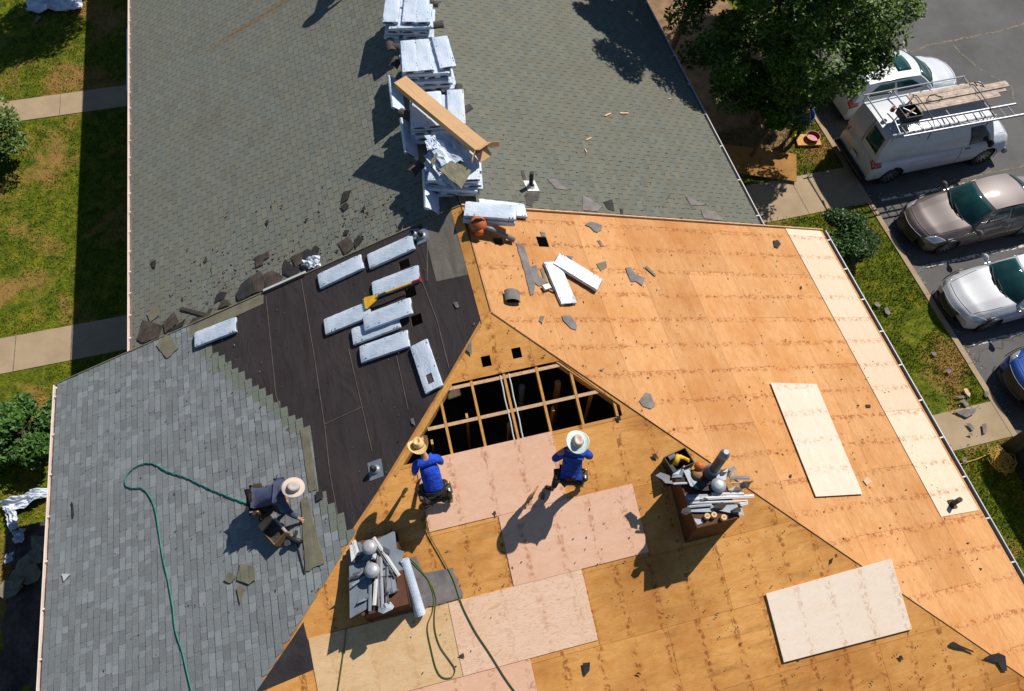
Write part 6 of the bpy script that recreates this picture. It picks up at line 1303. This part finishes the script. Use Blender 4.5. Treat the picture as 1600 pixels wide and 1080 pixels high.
b=MB(); b.tube([c+V((-.02,0,.10)),c+V((.0,-.02,-.02))],[.045,.03],R['teal'],10); b.build('motor_housing',parent=t,smooth=True); b=MB(); b.tube([c+V((-.02,0,.09)),c+V((-.15,.05,.10))],.022,R['black'],8); b.build('grip',parent=t); b=MB(); b.cyl(c+V((-.09,-.05,.0)),c+V((-.06,-.05,.07)),.05,R['teal']); b.build('magazine',parent=t)
r2_=rad(3); k=slope('F',r2_)
person('roofer in bright blue shirt and golden straw hat bending at the edge of the opening',PM('F',-1.62,-2.95,r2_)@Matrix.Scale(.95,4),
 dict(pelvis=Z(k,0,0,.70),chest=Z(k,.0,.36,.98),neck=Z(k,-.02,.50,1.10),head=Z(k,-.06,.60,1.18),face=(-.3,.8,-.6),hatup=(-.18,.45,1),
 elbowL=Z(k,-.27,.38,.68),wristL=Z(k,-.20,.52,.44),elbowR=Z(k,.24,.42,.70),wristR=Z(k,.16,.60,.46),
 kneeL=Z(k,-.20,.26,.42),kneeR=Z(k,.20,.22,.42),ankleL=Z(k,-.20,-.02,.10),ankleR=Z(k,.22,-.04,.10),toeL=Z(k,-.24,.14,.05),toeR=Z(k,.27,.12,.05)),
 R['cl_blue'],R['cl_dark'],dict(brim=.185,curl=.085,dip=.03,mat=R['straw'],ch=.125,pinch=1),False)
r3=rad(-14); k=slope('F',r3)
person('roofer in a blue shirt and pale wide brimmed hat standing right of the opening',PM('F',.64,-3.17,r3)@Matrix.Scale(.97,4),
 dict(pelvis=Z(k,0,-.02,.78),chest=Z(k,.02,.19,1.09),neck=Z(k,.03,.26,1.24),head=Z(k,.06,.30,1.33),face=(.0,.8,-.5),hatup=(.10,-.02,1),
 elbowL=Z(k,-.30,.16,.92),wristL=Z(k,-.16,.34,.80),elbowR=Z(k,.34,.22,.94),wristR=Z(k,.20,.42,.84),
 kneeL=Z(k,-.20,.06,.46),kneeR=Z(k,.18,.10,.44),ankleL=Z(k,-.26,-.04,.09),ankleR=Z(k,.24,.02,.09),toeL=Z(k,-.42,.0,.05),toeR=Z(k,.30,.18,.05)),
 R['cl_blue2'],R['cl_dark'],dict(brim=.195,curl=.05,dip=.02,mat=R['straw_w'],cmat=R['hat_beige'],ch=.13,pinch=1),True)
r4=rad(150)
person('worker in a blue shirt and straw hat standing in the shade under the big tree',Matrix.Translation((12.45,8.55,ZG))@Matrix.Rotation(r4,4,'Z'),
 dict(pelvis=(0,0,.93),chest=(0,.06,1.30),neck=(0,.08,1.48),head=(0,.11,1.60),face=(0,1,-.2),
 elbowL=(-.30,.05,1.12),wristL=(-.26,.28,1.02),elbowR=(.30,.05,1.12),wristR=(.24,.28,1.02),kneeL=(-.11,.02,.50),kneeR=(.12,.04,.50),ankleL=(-.12,-.04,.09),ankleR=(.14,-.02,.09),toeL=(-.14,.13,.05),toeR=(.18,.14,.05)),
 R['cl_blue2'],R['cl_dark'],dict(brim=.2,curl=.03,mat=R['straw'],ch=.11),True,belt=False)
b=MB(); b.tube([(12.25,8.75,ZG+1.1),(11.9,8.1,ZG+.05)],.018,R['lumber'],6); tag(b.build('broom_stick'),'wooden pole held by the worker under the tree','pole')
r5=rad(-100)  # added worker out of view, placed for a shadow on the old left slope
person('unseen worker added on the farthest bundles of the rear ridge to cast a shadow',Matrix.Translation((-.05,11.65,.40))@Matrix.Rotation(r5,4,'Z'),
 dict(pelvis=(0,0,.93),chest=(0,.10,1.28),neck=(0,.15,1.45),head=(0,.2,1.56),face=(0,1,-.3),
 elbowL=(-.42,.05,1.25),wristL=(-.55,.28,1.1),elbowR=(.34,.05,1.12),wristR=(.30,.3,.98),kneeL=(-.16,.06,.50),kneeR=(.16,.08,.50),ankleL=(-.22,-.04,.09),ankleR=(.22,-.02,.09),toeL=(-.26,.13,.05),toeR=(.28,.14,.05)),
 R['cl_slate'],R['cl_dark'],dict(brim=.2,curl=.02,mat=R['hat_beige'],ch=.11),True)
# crumbs of granules and splinters: nobody could count them
r=random.Random(21); b=MB()
for i in range(2200):
    pl=r.choice(('R','R','F','L','BL','BL','BR')); x=r.uniform(0,8.5); y=r.uniform(-6,2.3)
    if pl=='F': x=r.uniform(-3,7); y=-abs(x)-r.uniform(0,4)
    if pl=='L': x=-r.uniform(.3,8); y=r.uniform(-4,2)
    if pl=='BL': x=-r.uniform(.4,6.5); y=YR+abs(r.gauss(0,1.0))+.06
    if pl=='BR': x=r.uniform(.4,7); y=YR+abs(r.gauss(0,1.6))+.06
    if pl in 'RL' and abs(x)<-y: continue
    if pl=='F' and (-3.3<y<-1.0 and abs(x)<2.3): continue
    s=r.uniform(.003,.016)*(1.4 if pl=='BL' else 1); p=pt(pl,x,y,.028 if pl in('L','F') else .016); a=r.uniform(0,6.28); u=V((math.cos(a),math.sin(a),0))*s*r.uniform(1,3); w=V((-math.sin(a),math.cos(a),0))*s
    n=NRM(pl); u=u-n*u.dot(n); w=w-n*w.dot(n); b.add([p-u,p-w*.7,p+u*.8,p+w,p+n*s*.6],[(0,1,4),(1,2,4),(2,3,4),(3,0,4)],r.choice((bk,bk,br,gy)))
tag(b.build('debris_crumbs'),'small dark crumbs and chips of shingle scattered over the roofs','debris',kind='stuff')

b=MB(); r=random.Random(33); lt=[simple('litter_tan',(.42,.30,.15),.9),simple('litter_pale',(.55,.50,.42),.9),R['scrap_brown']]
for i in range(1500):
    if r.random()<.75: x=KX+abs(r.gauss(0,.16))+.01; y=r.uniform(-2.7,9.5); z=ZA+.004
    else: x=r.uniform(9.4,KX-.2); y=r.choice((5.42,6.98,-1.8,-2.86))+r.gauss(0,.07); z=ZG+.035
    if noise.noise(Vector((x,y*1.3,5)))<-.12: continue
    s_=r.uniform(.006,.02); a=r.uniform(0,6.28); u=V((math.cos(a),math.sin(a),0))*s_*1.6; w=V((-math.sin(a),math.cos(a),0))*s_*.8; p=V((x,y,z))
    b.add([p-u,p-w,p+u,p+w,p+V((0,0,s_*.5))],[(0,1,4),(1,2,4),(2,3,4),(3,0,4)],r.choice(lt))
tag(b.build('leaf_litter'),'tan leaf litter and grit gathered along the kerb and path edges','litter',kind='stuff')
